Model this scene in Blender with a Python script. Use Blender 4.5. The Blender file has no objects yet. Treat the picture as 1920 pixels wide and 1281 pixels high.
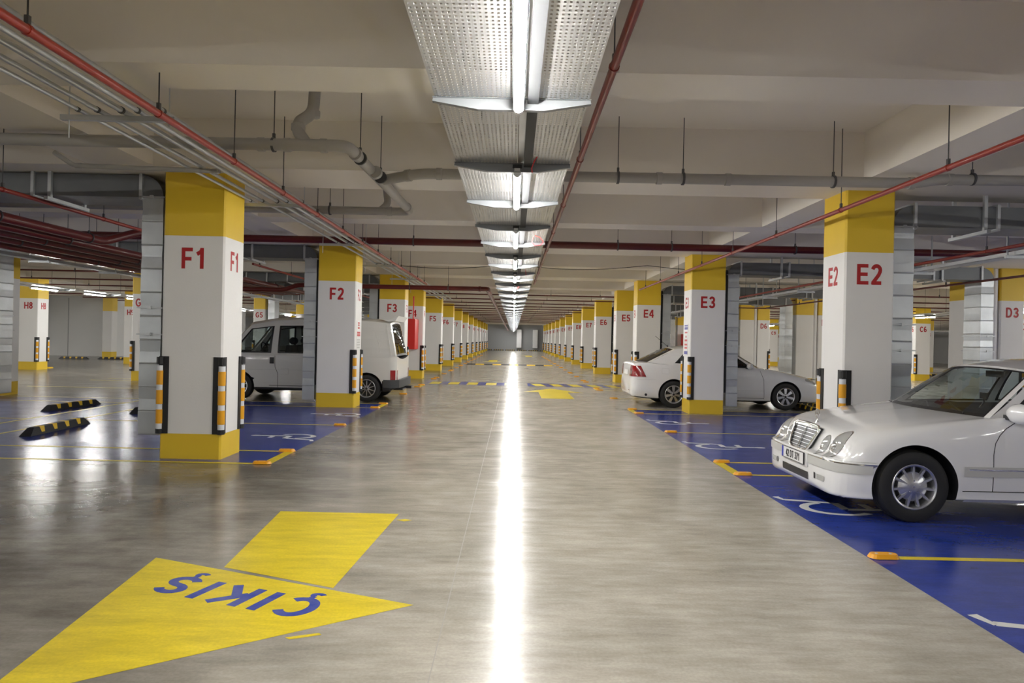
import bpy, math, random
from mathutils import Vector, Matrix
from mathutils.bvhtree import BVHTree
R = math.radians
PI = math.pi
rnd = random.Random(7)
SC = bpy.context.scene
COL = SC.collection

# ------------------------------------------------------------------ camera, world, exposure
cam_data = bpy.data.cameras.new('camera')
cam = bpy.data.objects.new('camera', cam_data)
COL.objects.link(cam)
cam.location = (0, 0, 1.5)
cam.rotation_euler = (PI/2, -0.0215, 0)
cam_data.sensor_width = 36
cam_data.lens = 24
cam_data.shift_x = -3/1920
cam_data.shift_y = -3.5/1920
cam_data.clip_start = 0.05
cam_data.clip_end = 400
SC.camera = cam
w = bpy.data.worlds.new('world')
SC.world = w
w.use_nodes = True
w.node_tree.nodes['Background'].inputs[0].default_value = (0.02, 0.02, 0.02, 1)
SC.view_settings.view_transform = 'Standard'
SC.view_settings.look = 'None'
SC.view_settings.exposure = 0.0
SC.view_settings.gamma = 1
SC.view_settings.use_curve_mapping = False
SC.cycles.diffuse_bounces = 8
SC.cycles.max_bounces = 12
TUBE = 280.0         # emission of the fluorescent tubes

# ------------------------------------------------------------------ materials
MATS = {}
def mat(name, col, rough=0.5, metal=0.0, coat=0.0, noise=None, bump=None, emit=None, spec=0.5, alpha=None, trans=0.0):
    """noise = (scale, amount, second colour); bump = (scale, strength)"""
    m = bpy.data.materials.new(name); m.use_nodes = True
    nt = m.node_tree; N = nt.nodes; L = nt.links
    b = N['Principled BSDF']
    b.inputs['Base Color'].default_value = (*col, 1)
    b.inputs['Roughness'].default_value = rough
    b.inputs['Metallic'].default_value = metal
    b.inputs['Coat Weight'].default_value = coat
    b.inputs['Coat Roughness'].default_value = 0.04
    b.inputs['Specular IOR Level'].default_value = spec
    if trans: b.inputs['Transmission Weight'].default_value = trans
    if alpha is not None: b.inputs['Alpha'].default_value = alpha
    tc = N.new('ShaderNodeTexCoord')
    if noise:
        n = N.new('ShaderNodeTexNoise'); n.inputs['Scale'].default_value = noise[0]; n.inputs['Detail'].default_value = 5
        L.new(tc.outputs['Object'], n.inputs['Vector'])
        r = N.new('ShaderNodeValToRGB'); r.color_ramp.elements[0].position = 0.35; r.color_ramp.elements[1].position = 0.7
        r.color_ramp.elements[0].color = (*col, 1)
        c2 = noise[2]; a = noise[1]
        r.color_ramp.elements[1].color = tuple(col[i]*(1-a)+c2[i]*a for i in range(3)) + (1,)
        L.new(n.outputs['Fac'], r.inputs['Fac']); L.new(r.outputs['Color'], b.inputs['Base Color'])
    if bump:
        n = N.new('ShaderNodeTexNoise'); n.inputs['Scale'].default_value = bump[0]; n.inputs['Detail'].default_value = 3
        L.new(tc.outputs['Object'], n.inputs['Vector'])
        bp = N.new('ShaderNodeBump'); bp.inputs['Strength'].default_value = bump[1]; bp.inputs['Distance'].default_value = 0.01
        L.new(n.outputs['Fac'], bp.inputs['Height']); L.new(bp.outputs['Normal'], b.inputs['Normal'])
    if emit:
        b.inputs['Emission Color'].default_value = (*emit[:3], 1); b.inputs['Emission Strength'].default_value = emit[3]
    MATS[name] = m
    return m

def floor_material(name, base, dark, light, rough_lo, rough_hi, streak=1.0, wear=None):
    m = bpy.data.materials.new(name); m.use_nodes = True
    nt = m.node_tree; N = nt.nodes; L = nt.links
    b = N['Principled BSDF']; geo = N.new('ShaderNodeNewGeometry')
    def noise(scale, detail, vec=None, rough=0.55, dist=0.0):
        n = N.new('ShaderNodeTexNoise'); n.inputs['Scale'].default_value = scale; n.inputs['Detail'].default_value = detail
        n.inputs['Roughness'].default_value = rough; n.inputs['Distortion'].default_value = dist
        L.new(vec or geo.outputs['Position'], n.inputs['Vector']); return n
    def ramp(src, p0, p1, c0, c1):
        r = N.new('ShaderNodeValToRGB'); e = r.color_ramp.elements
        e[0].position = p0; e[1].position = p1; e[0].color = (*c0, 1); e[1].color = (*c1, 1)
        L.new(src, r.inputs['Fac']); return r
    def mix(fac, a, c):
        x = N.new('ShaderNodeMix'); x.data_type = 'RGBA'
        if isinstance(fac, float): x.inputs[0].default_value = fac
        else: L.new(fac, x.inputs[0])
        L.new(a, x.inputs[6]); L.new(c, x.inputs[7]); return x
    big = noise(0.55, 5, rough=0.55)
    c1 = ramp(big.outputs['Fac'], 0.34, 0.66, dark, base)
    mid = noise(2.2, 6, rough=0.6)
    c2 = ramp(mid.outputs['Fac'], 0.35, 0.75, base, light)
    a = mix(0.5, c1.outputs['Color'], c2.outputs['Color'])
    # scuffs stretched across the driving direction
    mp = N.new('ShaderNodeMapping'); mp.inputs['Scale'].default_value = (0.9, 1.9, 1); mp.inputs['Rotation'].default_value = (0, 0, 0.12)
    L.new(geo.outputs['Position'], mp.inputs['Vector'])
    sc = noise(1.1, 7, mp.outputs['Vector'], 0.62, 0.0)
    scr = ramp(sc.outputs['Fac'], 0.44, 0.74, (0, 0, 0), (1, 1, 1))
    # dirt left of the drive lane, with vignette darkening painted into it
    sep = N.new('ShaderNodeSeparateXYZ'); L.new(geo.outputs['Position'], sep.inputs[0])
    mr = N.new('ShaderNodeMapRange'); mr.inputs['From Min'].default_value = 0.6; mr.inputs['From Max'].default_value = -3.4
    mr.inputs['To Min'].default_value = 0.12*streak; mr.inputs['To Max'].default_value = 0.85*streak; mr.clamp = True
    L.new(sep.outputs['X'], mr.inputs['Value'])
    mu = N.new('ShaderNodeMath'); mu.operation = 'MULTIPLY'; L.new(scr.outputs['Color'], mu.inputs[0]); L.new(mr.outputs['Result'], mu.inputs[1])
    dk = N.new('ShaderNodeRGB'); dk.outputs[0].default_value = (*[x*0.45 for x in dark], 1)
    cc = mix(mu.outputs[0], a.outputs[2], dk.outputs[0])
    gr = N.new('ShaderNodeMapRange'); gr.inputs['From Min'].default_value = -0.7; gr.inputs['From Max'].default_value = -3.0
    gr.inputs['To Min'].default_value = 0.0; gr.inputs['To Max'].default_value = 0.95*streak; L.new(sep.outputs['X'], gr.inputs['Value'])
    gn = noise(0.9, 5, rough=0.6); gnr = ramp(gn.outputs['Fac'], 0.36, 0.60, (0.45,)*3, (1, 1, 1))
    gm = N.new('ShaderNodeMath'); gm.operation = 'MULTIPLY'; L.new(gr.outputs['Result'], gm.inputs[0]); L.new(gnr.outputs['Color'], gm.inputs[1])
    dk2 = N.new('ShaderNodeRGB'); dk2.outputs[0].default_value = (*[x*0.40 for x in dark], 1)
    out = mix(gm.outputs[0], cc.outputs[2], dk2.outputs[0])
    mp2 = N.new('ShaderNodeMapping'); mp2.inputs['Scale'].default_value = (1.6, 7.0, 1); mp2.inputs['Rotation'].default_value = (0, 0, -0.5)
    L.new(geo.outputs['Position'], mp2.inputs['Vector'])
    br = noise(1.4, 8, mp2.outputs['Vector'], 0.7); brr = ramp(br.outputs['Fac'], 0.34, 0.66, (0.80, 0.79, 0.77), (1.12, 1.12, 1.12))
    m3 = N.new('ShaderNodeMix'); m3.data_type = 'RGBA'; m3.blend_type = 'MULTIPLY'; m3.inputs[0].default_value = 1
    L.new(out.outputs[2], m3.inputs[6]); L.new(brr.outputs['Color'], m3.inputs[7]); out = m3
    fine = noise(60, 4)
    fr = ramp(fine.outputs['Fac'], 0.3, 0.7, (0.90, 0.90, 0.90), (1.06, 1.06, 1.06))
    mm = N.new('ShaderNodeMix'); mm.data_type = 'RGBA'; mm.blend_type = 'MULTIPLY'; mm.inputs[0].default_value = 1
    L.new(out.outputs[2], mm.inputs[6]); L.new(fr.outputs['Color'], mm.inputs[7])
    L.new(mm.outputs[2], b.inputs['Base Color'])
    rr = N.new('ShaderNodeMapRange'); rr.inputs['To Min'].default_value = rough_lo; rr.inputs['To Max'].default_value = rough_hi
    rr.inputs['From Min'].default_value = 0.3; rr.inputs['From Max'].default_value = 0.7
    L.new(mid.outputs['Fac'], rr.inputs['Value']); L.new(rr.outputs['Result'], b.inputs['Roughness'])
    wave = noise(5.0, 3)
    bp = N.new('ShaderNodeBump'); bp.inputs['Strength'].default_value = 0.06; bp.inputs['Distance'].default_value = 0.02
    L.new(wave.outputs['Fac'], bp.inputs['Height']); L.new(bp.outputs['Normal'], b.inputs['Normal'])
    b.inputs['Specular IOR Level'].default_value = 0.36
    MATS[name] = m
    return m

floor_material('concrete_floor', (0.44, 0.408, 0.35), (0.25, 0.228, 0.19), (0.56, 0.525, 0.465), 0.17, 0.24)
floor_material('blue_paint', (0.022, 0.05, 0.33), (0.014, 0.032, 0.24), (0.06, 0.09, 0.37), 0.17, 0.26, 0.15)
floor_material('yellow_floor_paint', (0.76, 0.60, 0.028), (0.66, 0.49, 0.018), (0.76, 0.62, 0.06), 0.29, 0.36, 0.10)
mat('white_floor_paint', (0.72, 0.72, 0.70), 0.3)
mat('blue_letter_paint', (0.03, 0.06, 0.34), 0.25, noise=(14, 0.5, (0.16, 0.17, 0.34)))
mat('column_white', (0.80, 0.79, 0.775), 0.55, bump=(45, 0.10), noise=(1.3, 0.5, (0.74, 0.73, 0.71)))
mat('column_yellow', (0.78, 0.53, 0.03), 0.42, bump=(45, 0.10), noise=(2.0, 0.5, (0.70, 0.46, 0.025)))
mat('ceiling_plaster', (0.80, 0.75, 0.67), 0.85, bump=(30, 0.08), noise=(0.35, 0.6, (0.76, 0.73, 0.69)))
mat('wall_plaster', (0.74, 0.74, 0.73), 0.8, noise=(0.5, 0.5, (0.66, 0.66, 0.66)))
mat('wall_panel', (0.36, 0.37, 0.38), 0.7)
mat('joint_dark', (0.26, 0.24, 0.21), 0.5)
mat('red_number', (0.42, 0.010, 0.012), 0.5)
mat('red_pipe', (0.24, 0.022, 0.011), 0.35, coat=0.15)
mat('dark_red_pipe', (0.11, 0.010, 0.008), 0.34, coat=0.2)
mat('red_cabinet', (0.62, 0.02, 0.015), 0.35)
mat('galvanised', (0.60, 0.62, 0.63), 0.36, 0.75, noise=(6, 0.45, (0.42, 0.44, 0.46)), bump=(9, 0.12))
mat('tray_metal', (0.56, 0.56, 0.55), 0.34, 0.85, bump=(10, 0.25), noise=(3, .6, (.38, .39, .41)))
mat('duct_metal', (0.62, 0.65, 0.67), 0.33, 0.7, noise=(3, 0.5, (0.46, 0.49, 0.51)), bump=(4.0, 0.5))
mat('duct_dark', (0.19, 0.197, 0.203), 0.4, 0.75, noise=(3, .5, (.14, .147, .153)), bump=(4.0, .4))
mat('dark_metal', (0.10, 0.10, 0.10), 0.5, 0.6)
mat('pvc_grey', (0.36, 0.345, 0.315), 0.45)
mat('black_rubber', (0.012, 0.012, 0.013), 0.55)
mat('reflective_yellow', (0.78, 0.37, 0.01), 0.35)
mat('reflective_white', (0.72, 0.74, 0.78), 0.35)
mat('stop_yellow', (0.78, 0.50, 0.02), 0.45)
mat('stud_orange', (0.80, 0.36, 0.015), 0.35)
mat('stud_red', (0.45, 0.02, 0.01), 0.2)
mat('stud_clear', (0.75, 0.78, 0.8), 0.15)
mat('tube_glow', (1, 1, 1), 0.3, emit=(1.0, 0.985, 0.95, TUBE))
mat('rail_grey', (0.025, 0.026, 0.028), 0.6, 0.0)
mat('bracket_metal', (0.26, 0.27, 0.28), 0.45, 0.5)
mat('rib_light', (0.85, 0.86, 0.87), 0.4)
mat('lamp_white', (0.80, 0.80, 0.80), 0.35)
mat('cable_black', (0.02, 0.02, 0.02), 0.5)
mat('cable_red', (0.55, 0.02, 0.02), 0.4)
mat('brass', (0.55, 0.38, 0.14), 0.35, 1.0)
mat('car_white', (0.80, 0.80, 0.80), 0.28, coat=1.0)
mat('van_white', (0.66, 0.655, 0.63), 0.32, coat=0.7)
mat('car_black', (0.012, 0.012, 0.014), 0.35)
mat('car_interior', (0.035, 0.035, 0.04), 0.7)
mat('tyre_rubber', (0.014, 0.014, 0.014), 0.65)
mat('alloy', (0.62, 0.63, 0.66), 0.28, 0.85)
mat('alloy_dark', (0.05, 0.05, 0.05), 0.5, 0.6)
mat('chrome', (0.88, 0.88, 0.88), 0.08, 1.0)
mat('bumper_grey', (0.52, 0.52, 0.50), 0.35)
mat('bumper_black', (0.045, 0.048, 0.052), 0.5)
mat('lamp_glass', (0.55, 0.56, 0.55), 0.05, 0.35, coat=1.0)
mat('lamp_reflector', (0.75, 0.75, 0.74), 0.15, 0.9)
mat('tail_red', (0.27, 0.005, 0.007), 0.15, coat=0.6)
mat('plate_white', (0.78, 0.78, 0.78), 0.35)
mat('plate_blue', (0.01, 0.03, 0.38), 0.35)
mat('print_red', (0.60, 0.10, 0.10), 0.5)
mat('print_blue', (0.12, 0.12, 0.38), 0.5)
def glass_mat(name, tint, fac):
    m = bpy.data.materials.new(name); m.use_nodes = True
    nt = m.node_tree; N = nt.nodes; L = nt.links
    for n in list(N): N.remove(n)
    o = N.new('ShaderNodeOutputMaterial'); t = N.new('ShaderNodeBsdfTransparent'); g = N.new('ShaderNodeBsdfGlossy')
    t.inputs[0].default_value = (*tint, 1); g.inputs['Roughness'].default_value = 0.02
    lw = N.new('ShaderNodeLayerWeight'); lw.inputs[0].default_value = 0.5
    pw = N.new('ShaderNodeMath'); pw.operation = 'POWER'; L.new(lw.outputs['Facing'], pw.inputs[0]); pw.inputs[1].default_value = 3.5
    fr = N.new('ShaderNodeMath'); fr.operation = 'MULTIPLY_ADD'; L.new(pw.outputs[0], fr.inputs[0]); fr.inputs[1].default_value = 0.7; fr.inputs[2].default_value = 0.05
    mx = N.new('ShaderNodeMixShader')
    L.new(fr.outputs[0], mx.inputs[0]); L.new(t.outputs[0], mx.inputs[1]); L.new(g.outputs[0], mx.inputs[2]); L.new(mx.outputs[0], o.inputs[0])
    MATS[name] = m
glass_mat('car_glass', (0.62, 0.68, 0.68), 1.5)
glass_mat('dark_glass', (0.10, 0.11, 0.11), 1.5)

# ------------------------------------------------------------------ mesh building
class MB:
    def __init__(s): s.v = []; s.f = []; s.m = []
    def add(s, vs, fs, mi=0):
        o = len(s.v); s.v += [tuple(p) for p in vs]
        for f in fs: s.f.append(tuple(i+o for i in f)); s.m.append(mi)
        return s
    def box(s, x0, x1, y0, y1, z0, z1, mi=0):
        return s.add([(x0,y0,z0),(x1,y0,z0),(x1,y1,z0),(x0,y1,z0),(x0,y0,z1),(x1,y0,z1),(x1,y1,z1),(x0,y1,z1)],
                     [(0,3,2,1),(4,5,6,7),(0,1,5,4),(1,2,6,5),(2,3,7,6),(3,0,4,7)], mi)
    def tube(s, path, r, seg=10, mi=0, caps=True):
        P = [Vector(p) for p in path]; n = len(P); rings = []; up = None
        for i, p in enumerate(P):
            d = (P[min(i+1, n-1)] - P[max(i-1, 0)]).normalized()
            if up is None:
                up = Vector((0,0,1)) if abs(d.z) < 0.9 else Vector((1,0,0))
            a = d.cross(up).normalized(); b = a.cross(d).normalized(); up = b
            rr = r[i] if isinstance(r, (list, tuple)) else r
            rings.append([p + a*rr*math.cos(2*PI*k/seg) + b*rr*math.sin(2*PI*k/seg) for k in range(seg)])
        vs = [q for ring in rings for q in ring]; fs = []
        for i in range(n-1):
            for k in range(seg):
                k2 = (k+1) % seg
                fs.append((i*seg+k, i*seg+k2, (i+1)*seg+k2, (i+1)*seg+k))
        if caps:
            fs.append(tuple(range(seg-1, -1, -1))); fs.append(tuple((n-1)*seg+k for k in range(seg)))
        return s.add(vs, fs, mi)
    def lathe(s, prof, seg=24, axis='y', c=(0,0,0), mi=0, closed=False):
        vs = []; fs = []; n = len(prof)
        for (r, h) in prof:
            for k in range(seg):
                a = 2*PI*k/seg; p, q = r*math.cos(a), r*math.sin(a)
                vs.append({'y': (c[0]+p, c[1]+h, c[2]+q), 'z': (c[0]+p, c[1]+q, c[2]+h), 'x': (c[0]+h, c[1]+p, c[2]+q)}[axis])
        for i in range(n if closed else n-1):
            j = (i+1) % n
            for k in range(seg):
                k2 = (k+1) % seg
                fs.append((i*seg+k, j*seg+k, j*seg+k2, i*seg+k2))
        return s.add(vs, fs, mi)
    def prism(s, poly, h0, h1, axis='z', mi=0):
        n = len(poly)
        f = {'z': lambda a,b,h: (a,b,h), 'y': lambda a,b,h: (a,h,b), 'x': lambda a,b,h: (h,a,b)}[axis]
        vs = [f(a,b,h0) for a,b in poly] + [f(a,b,h1) for a,b in poly]
        fs = [tuple(range(n-1,-1,-1)), tuple(range(n, 2*n))] + [(i, (i+1)%n, n+(i+1)%n, n+i) for i in range(n)]
        return s.add(vs, fs, mi)
    def grid(s, G, mi=0, flip=False):
        ni = len(G); nj = len(G[0]); vs = [p for row in G for p in row]; fs = []
        for i in range(ni-1):
            for j in range(nj-1):
                q = (i*nj+j, (i+1)*nj+j, (i+1)*nj+j+1, i*nj+j+1)
                fs.append(q[::-1] if flip else q)
        return s.add(vs, fs, mi)
    def mesh(s, name, mats, smooth=None, recalc=True):
        me = bpy.data.meshes.new(name); me.from_pydata(s.v, [], s.f)
        for m in (mats if isinstance(mats, (list, tuple)) else [mats]): me.materials.append(MATS[m])
        me.polygons.foreach_set('material_index', s.m)
        if recalc:
            import bmesh
            bm = bmesh.new(); bm.from_mesh(me); bmesh.ops.recalc_face_normals(bm, faces=bm.faces); bm.to_mesh(me); bm.free()
        if smooth is not None:
            me.polygons.foreach_set('use_smooth', [True]*len(me.polygons))
            me.set_sharp_from_angle(angle=R(smooth))
        me.update()
        return me

def ceil_at(y, x=None):
    for b in MAINB:
        if b-.02 < y < b+1.0 or (abs(b-24.72) > .1 and b-3.02 < y < b-2.48): return BEAM
    return CEIL
def link(name, me, parent=None, loc=(0,0,0), rot=(0,0,0)):
    o = bpy.data.objects.new(name, me); COL.objects.link(o)
    if parent: o.parent = parent
    o.location = loc; o.rotation_euler = rot
    return o
def obj(name, mb, mats, parent=None, smooth=None, loc=(0,0,0), rot=(0,0,0), recalc=True):
    return link(name, mb.mesh(name, mats, smooth, recalc), parent, loc, rot)
def tag(o, label, cat, group=None):
    o['label'] = label; o['category'] = cat
    if group: o['group'] = group
    return o
def thing(name, label, cat, loc=(0,0,0), rz=0, group=None):
    return tag(link(name, None, None, loc, (0,0,rz)), label, cat, group)
def struct(name, mb, mats, smooth=None, label=None):
    o = obj(name, mb, mats, None, smooth); o['kind'] = 'structure'
    if label: o['label'] = label
    return o
ORD = ['first','second','third','fourth','fifth','sixth','seventh','eighth','ninth','tenth','eleventh','twelfth','thirteenth','fourteenth',
       'fifteenth','sixteenth','seventeenth','eighteenth','nineteenth','twentieth'] + ['twenty-'+x for x in ['first','second','third','fourth','fifth','sixth','seventh','eighth','ninth']] + ['thirtieth'] + ['thirty-'+x for x in ['first','second','third','fourth','fifth','sixth','seventh','eighth','ninth']]+['fortieth']

# ------------------------------------------------------------------ the shell: floor, slab, beams, walls
X0, X1, Y0, Y1 = -31.0, 44.0, -24.0, 94.0
CEIL, BEAM = 3.96, 3.40
floor = struct('floor', MB().box(X0, X1, Y0, Y1, -0.2, 0.0), 'concrete_floor', label='polished grey concrete garage floor with stains')
struct('ceiling', MB().box(X0, X1, Y0, Y1, CEIL, CEIL+0.2), 'ceiling_plaster')
struct('wall_back', MB().box(X0, X1, Y1, Y1+0.2, -0.2, CEIL+0.2), 'wall_panel')
struct('wall_front', MB().box(X0, X1, Y0-0.2, Y0, -0.2, CEIL+0.2), 'wall_plaster')
struct('wall_left', MB().box(X0-0.2, X0, Y0-0.2, Y1+0.2, -0.2, CEIL+0.2), 'wall_plaster')
struct('wall_right', MB().box(X1, X1+0.2, Y0-0.2, Y1+0.2, -0.2, CEIL+0.2), 'wall_plaster')
ROWS = [8.1, 14.3, 20.8, 25.0, 31.3, 37.4, 43.4, 49.5, 55.6, 61.7, 67.8, 73.9, 80.0, 86.0]
MAINB = [-17.3, -11.0, -4.7, 1.5] + [y-0.28 for y in ROWS]
for y in MAINB:
    struct('ceiling_beam', MB().box(X0, X1, y, y+0.98, BEAM, CEIL+0.01), 'ceiling_plaster')
for i, y in enumerate(MAINB):
    if abs(y - 24.72) < .1: continue
    struct('ceiling_joist', MB().box(X0, X1, y-3.0, y-2.5, BEAM, CEIL+0.01), 'ceiling_plaster')
for a, b in ((-4.9, -4.17), (3.97, 4.62), (-11.95, -11.2), (-18.4, -17.7), (10.45, 11.9), (18.6, 19.3), (26.2, 26.9), (33.4, 34.1)):
    struct('ceiling_beam', MB().box(a, b, Y0, Y1, BEAM+0.006, CEIL+0.012), 'ceiling_plaster')
# walls that stand in the left part of the garage beyond row H
struct('wall_inner', MB().box(-31, -23.6, 40.0, 40.3, 0, CEIL), 'wall_plaster')
struct('wall_inner', MB().box(-23.9, -23.6, 40.3, 60, 0, CEIL), 'wall_plaster')
for x in (-28.6, -26.1):
    struct('trim_1', MB().box(x-.02, x+.02, 39.985, 40.0, 0, 3.4), 'wall_panel')

# ------------------------------------------------------------------ floor markings (all children of the floor)
def flat(name, polys, m, z=0.003, label=None):
    mb = MB()
    z = z*0.35
    for p in polys: mb.prism(p, z-0.0004, z)
    o = obj(name, mb, m, floor)
    if label: o['label'] = label
    return o
def rect(x0, x1, y0, y1): return [(x0,y0),(x1,y0),(x1,y1),(x0,y1)]
EL, ER = -2.78, 2.56
flat('blue_bay_paint', [rect(ER, 13.0, -3, 15.2)], 'blue_paint', 0.002, 'blue painted parking bays on the right')
flat('blue_bay_paint', [rect(-12.9, EL, 7.88, 15.3)], 'blue_paint', 0.002, 'blue painted parking bays on the left')
LW = 0.07
Lr = [4.87, 7.85, 8.65, 11.45, 14.36, 15.18, 18.0, 20.9, 21.7, 24.9, 25.8, 28.6, 31.4, 32.2, 34.8, 37.5, 38.2, 41, 43.5, 44.2, 46.9, 49.6, 50.3, 53, 55.7, 56.4, 59, 61.8, 62.5]
Ll = [7.9, 8.77, 11.45, 14.35, 15.25, 18.0, 20.7, 21.6, 24.9, 25.8, 28.6, 31.3, 32.1, 34.8, 37.4, 38.1, 41, 43.4, 44.1, 46.9, 49.5, 50.2, 53, 55.6, 56.3, 59, 61.7, 62.4]
for y in Lr:
    flat('bay_line', [rect(ER+0.02, 7.6, y-LW/2, y+LW/2)], 'yellow_floor_paint', 0.006)
for y in Ll:
    flat('bay_line', [rect(-7.3, EL-0.02, y-LW/2, y+LW/2)], 'yellow_floor_paint', 0.006)
    flat('bay_line', [rect(-12.8, -8.1, y-LW/2, y+LW/2)], 'yellow_floor_paint', 0.006)
for x in (-7.3, -8.1): flat('bay_line', [rect(x-.035, x+.035, 7.9, 60)], 'yellow_floor_paint', 0.0065)
for x in (7.6, 8.4): flat('bay_line', [rect(x-.035, x+.035, -2, 60)], 'yellow_floor_paint', 0.0065)
for a, b in ((7.85, 8.65), (14.36, 15.18), (20.9, 21.7)): flat('bay_end_line', [rect(ER, ER+.12, a, b)], 'yellow_floor_paint', 0.007)
for a, b in ((7.9, 8.77), (14.35, 15.25), (20.7, 21.6)): flat('bay_end_line', [rect(EL-.12, EL, a, b)], 'yellow_floor_paint', 0.007)
# faint saw-cut joints
for x in (-0.34,): flat('floor_joint', [rect(x-.0025, x+.0025, 1, 90)], 'joint_dark', 0.0015)
flat('floor_joint', [[(5.0, 6.2), (5.01, 6.19), (4.25, 13.9), (4.24, 13.9)]], 'blue_letter_paint', 0.0035)
flat('floor_joint', [[(-4.6, 9.8), (-4.58, 9.8), (-5.1, 13.9), (-5.12, 13.9)]], 'blue_letter_paint', 0.0035)
# foreground exit arrow
flat('painted_arrow_head', [[(-2.343, 4.535), (-2.135, 2.70), (-0.53, 3.825)]], 'yellow_floor_paint', 0.004, 'yellow triangular head of the exit arrow')
flat('painted_arrow_shaft', [[(-1.946, 5.793), (-1.825, 4.377), (-1.04, 4.057), (-0.941, 5.79)]], 'yellow_floor_paint', 0.004, 'yellow shaft of the exit arrow')
def _arc(cx, cy, rx, ry, a0, a1, n=12): return [(cx+rx*math.cos(R(a0+(a1-a0)*k/n)), cy+ry*math.sin(R(a0+(a1-a0)*k/n))) for k in range(n+1)]
W_ = .19
GL = {   # strokes of a heavy grotesque, cap height 1: (advance, [polylines])
 'E': (.68, [[(.10,0),(.10,1)], [(.10,.085),(.62,.085)], [(.10,.50),(.57,.50)], [(.10,.915),(.60,.915)]]),
 'F': (.64, [[(.10,0),(.10,1)], [(.10,.47),(.52,.47)], [(.10,.915),(.58,.915)]]),
 'H': (.74, [[(.10,0),(.10,1)], [(.62,0),(.62,1)], [(.10,.5),(.62,.5)]]),
 'I': (.32, [[(.14,0),(.14,1)]]),
 'K': (.76, [[(.10,0),(.10,1)], [(.16,.36),(.63,1.0)], [(.30,.56),(.66,0)]]),
 'A': (.76, [[(.08,0),(.34,1),(.42,1),(.68,0)], [(.18,.28),(.58,.28)]]),
 'B': (.72, [[(.10,0),(.10,1)], [(.10,.915),(.36,.915)]+_arc(.36,.70,.17,.215,90,-90)+[(.10,.50)], [(.10,.085),(.38,.085)]+_arc(.38,.29,.20,.205,-90,90)+[(.10,.495)]]),
 'C': (.74, [_arc(.37,.5,.28,.415,42,318,22)]),
 'D': (.74, [[(.10,0),(.10,1)], [(.10,.915),(.32,.915)]+_arc(.32,.5,.28,.415,90,-90,14)+[(.10,.085)]]),
 'G': (.78, [_arc(.38,.5,.29,.415,45,330,22)+[(.62,.44)], [(.40,.45),(.71,.45)]]),
 'S': (.70, [_arc(.34,.71,.22,.205,20,250,12)+_arc(.35,.29,.23,.205,80,-160,14)]),
 '0': (.62, [_arc(.30,.5,.20,.415,0,360,26)]),
 '1': (.56, [[(.36,0),(.36,1)], [(.36,.93),(.28,.80),(.10,.70)]]),
 '2': (.62, [_arc(.30,.71,.20,.205,170,-20,12)+[(.42,.48),(.14,.12),(.10,.02)], [(.04,.085),(.56,.085)]]),
 '3': (.62, [_arc(.29,.72,.19,.195,165,-80,12)+[(.25,.525)], [(.25,.51)]+_arc(.29,.285,.21,.20,80,-165,14)]),
 '4': (.62, [[(.44,0),(.44,1)], [(.40,.96),(.07,.34)], [(.02,.30),(.60,.30)]]),
 '5': (.62, [[(.55,.915),(.17,.915)], [(.16,.98),(.11,.50)], _arc(.29,.31,.22,.225,130,-160,14)]),
 '6': (.62, [_arc(.30,.30,.20,.215,0,360,20), _arc(.33,.5,.23,.415,60,205,12)]),
 '7': (.60, [[(.04,.915),(.56,.915)], [(.50,.90),(.30,.50),(.22,0)]]),
 '8': (.62, [_arc(.30,.73,.17,.185,0,360,20), _arc(.30,.29,.20,.205,0,360,20)]),
 '9': (.62, [_arc(.30,.70,.20,.215,0,360,20), _arc(.27,.5,.23,.415,-120,25,12)]),
 'T': (.66, [[(.33,0),(.33,1)], [(.03,.915),(.63,.915)]]),
 ' ': (.34, []),
}
CED = [[(.40,.02),(.38,-.09)], _arc(.34,-.17,.10,.085,70,-150,8)]
GL['\u00c7'] = (GL['C'][0], GL['C'][1]+[[(x-.02, y) for x, y in q] for q in CED])
GL['\u015e'] = (GL['S'][0], GL['S'][1]+[[(x-.04, y) for x, y in q] for q in CED])
def ribbon(mb, pts, w, th, S, ox, thin=False):
    n = len(pts); L_ = []; Rr = []
    closed = n > 3 and math.hypot(pts[0][0]-pts[-1][0], pts[0][1]-pts[-1][1]) < 1e-6
    for i in range(n):
        if closed: a, b = pts[(i-1) % (n-1)], pts[(i+1) % (n-1)] if i < n-1 else pts[1]
        else: a, b = pts[max(i-1, 0)], pts[min(i+1, n-1)]
        d = Vector((b[0]-a[0], b[1]-a[1])).normalized(); nx, ny = -d.y, d.x
        L_.append(((pts[i][0]+nx*w/2+ox)*S, (pts[i][1]+ny*w/2)*S)); Rr.append(((pts[i][0]-nx*w/2+ox)*S, (pts[i][1]-ny*w/2)*S))
    for i in range(n-1): mb.prism([Rr[i], Rr[i+1], L_[i+1], L_[i]], 0, th, 'z')
def text(name, s, size, m, parent, loc, rot, off=0.0, ext=0.001, align='CENTER', sx=1.0, space=1.0):
    """lettering built from solid strokes; size is the cap height / 0.73"""
    key = (s, round(size, 4), m, space)
    if key not in TXT:
        mb = MB(); H = size*.73; tot = sum(GL[c][0]+.06*space for c in s)-.06*space; x = -tot/2
        for c in s:
            for k, q in enumerate(GL[c][1]):
                w = W_*.62 if (c in '\u00c7\u015e' and k >= len(GL[c][1])-2) else (W_*.92 if abs(q[0][1]-q[-1][1]) < .02 and len(q) == 2 else W_)
                ribbon(mb, q, w, .0010+.0001*k, H, x)
            x += GL[c][0]+.06*space
        TXT[key] = mb.mesh(name, m)
    o = link(name, TXT[key], parent, loc, rot); o.scale.x = sx
    return o
TXT = {}
ang = math.atan2(0.34, -0.94)
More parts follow.
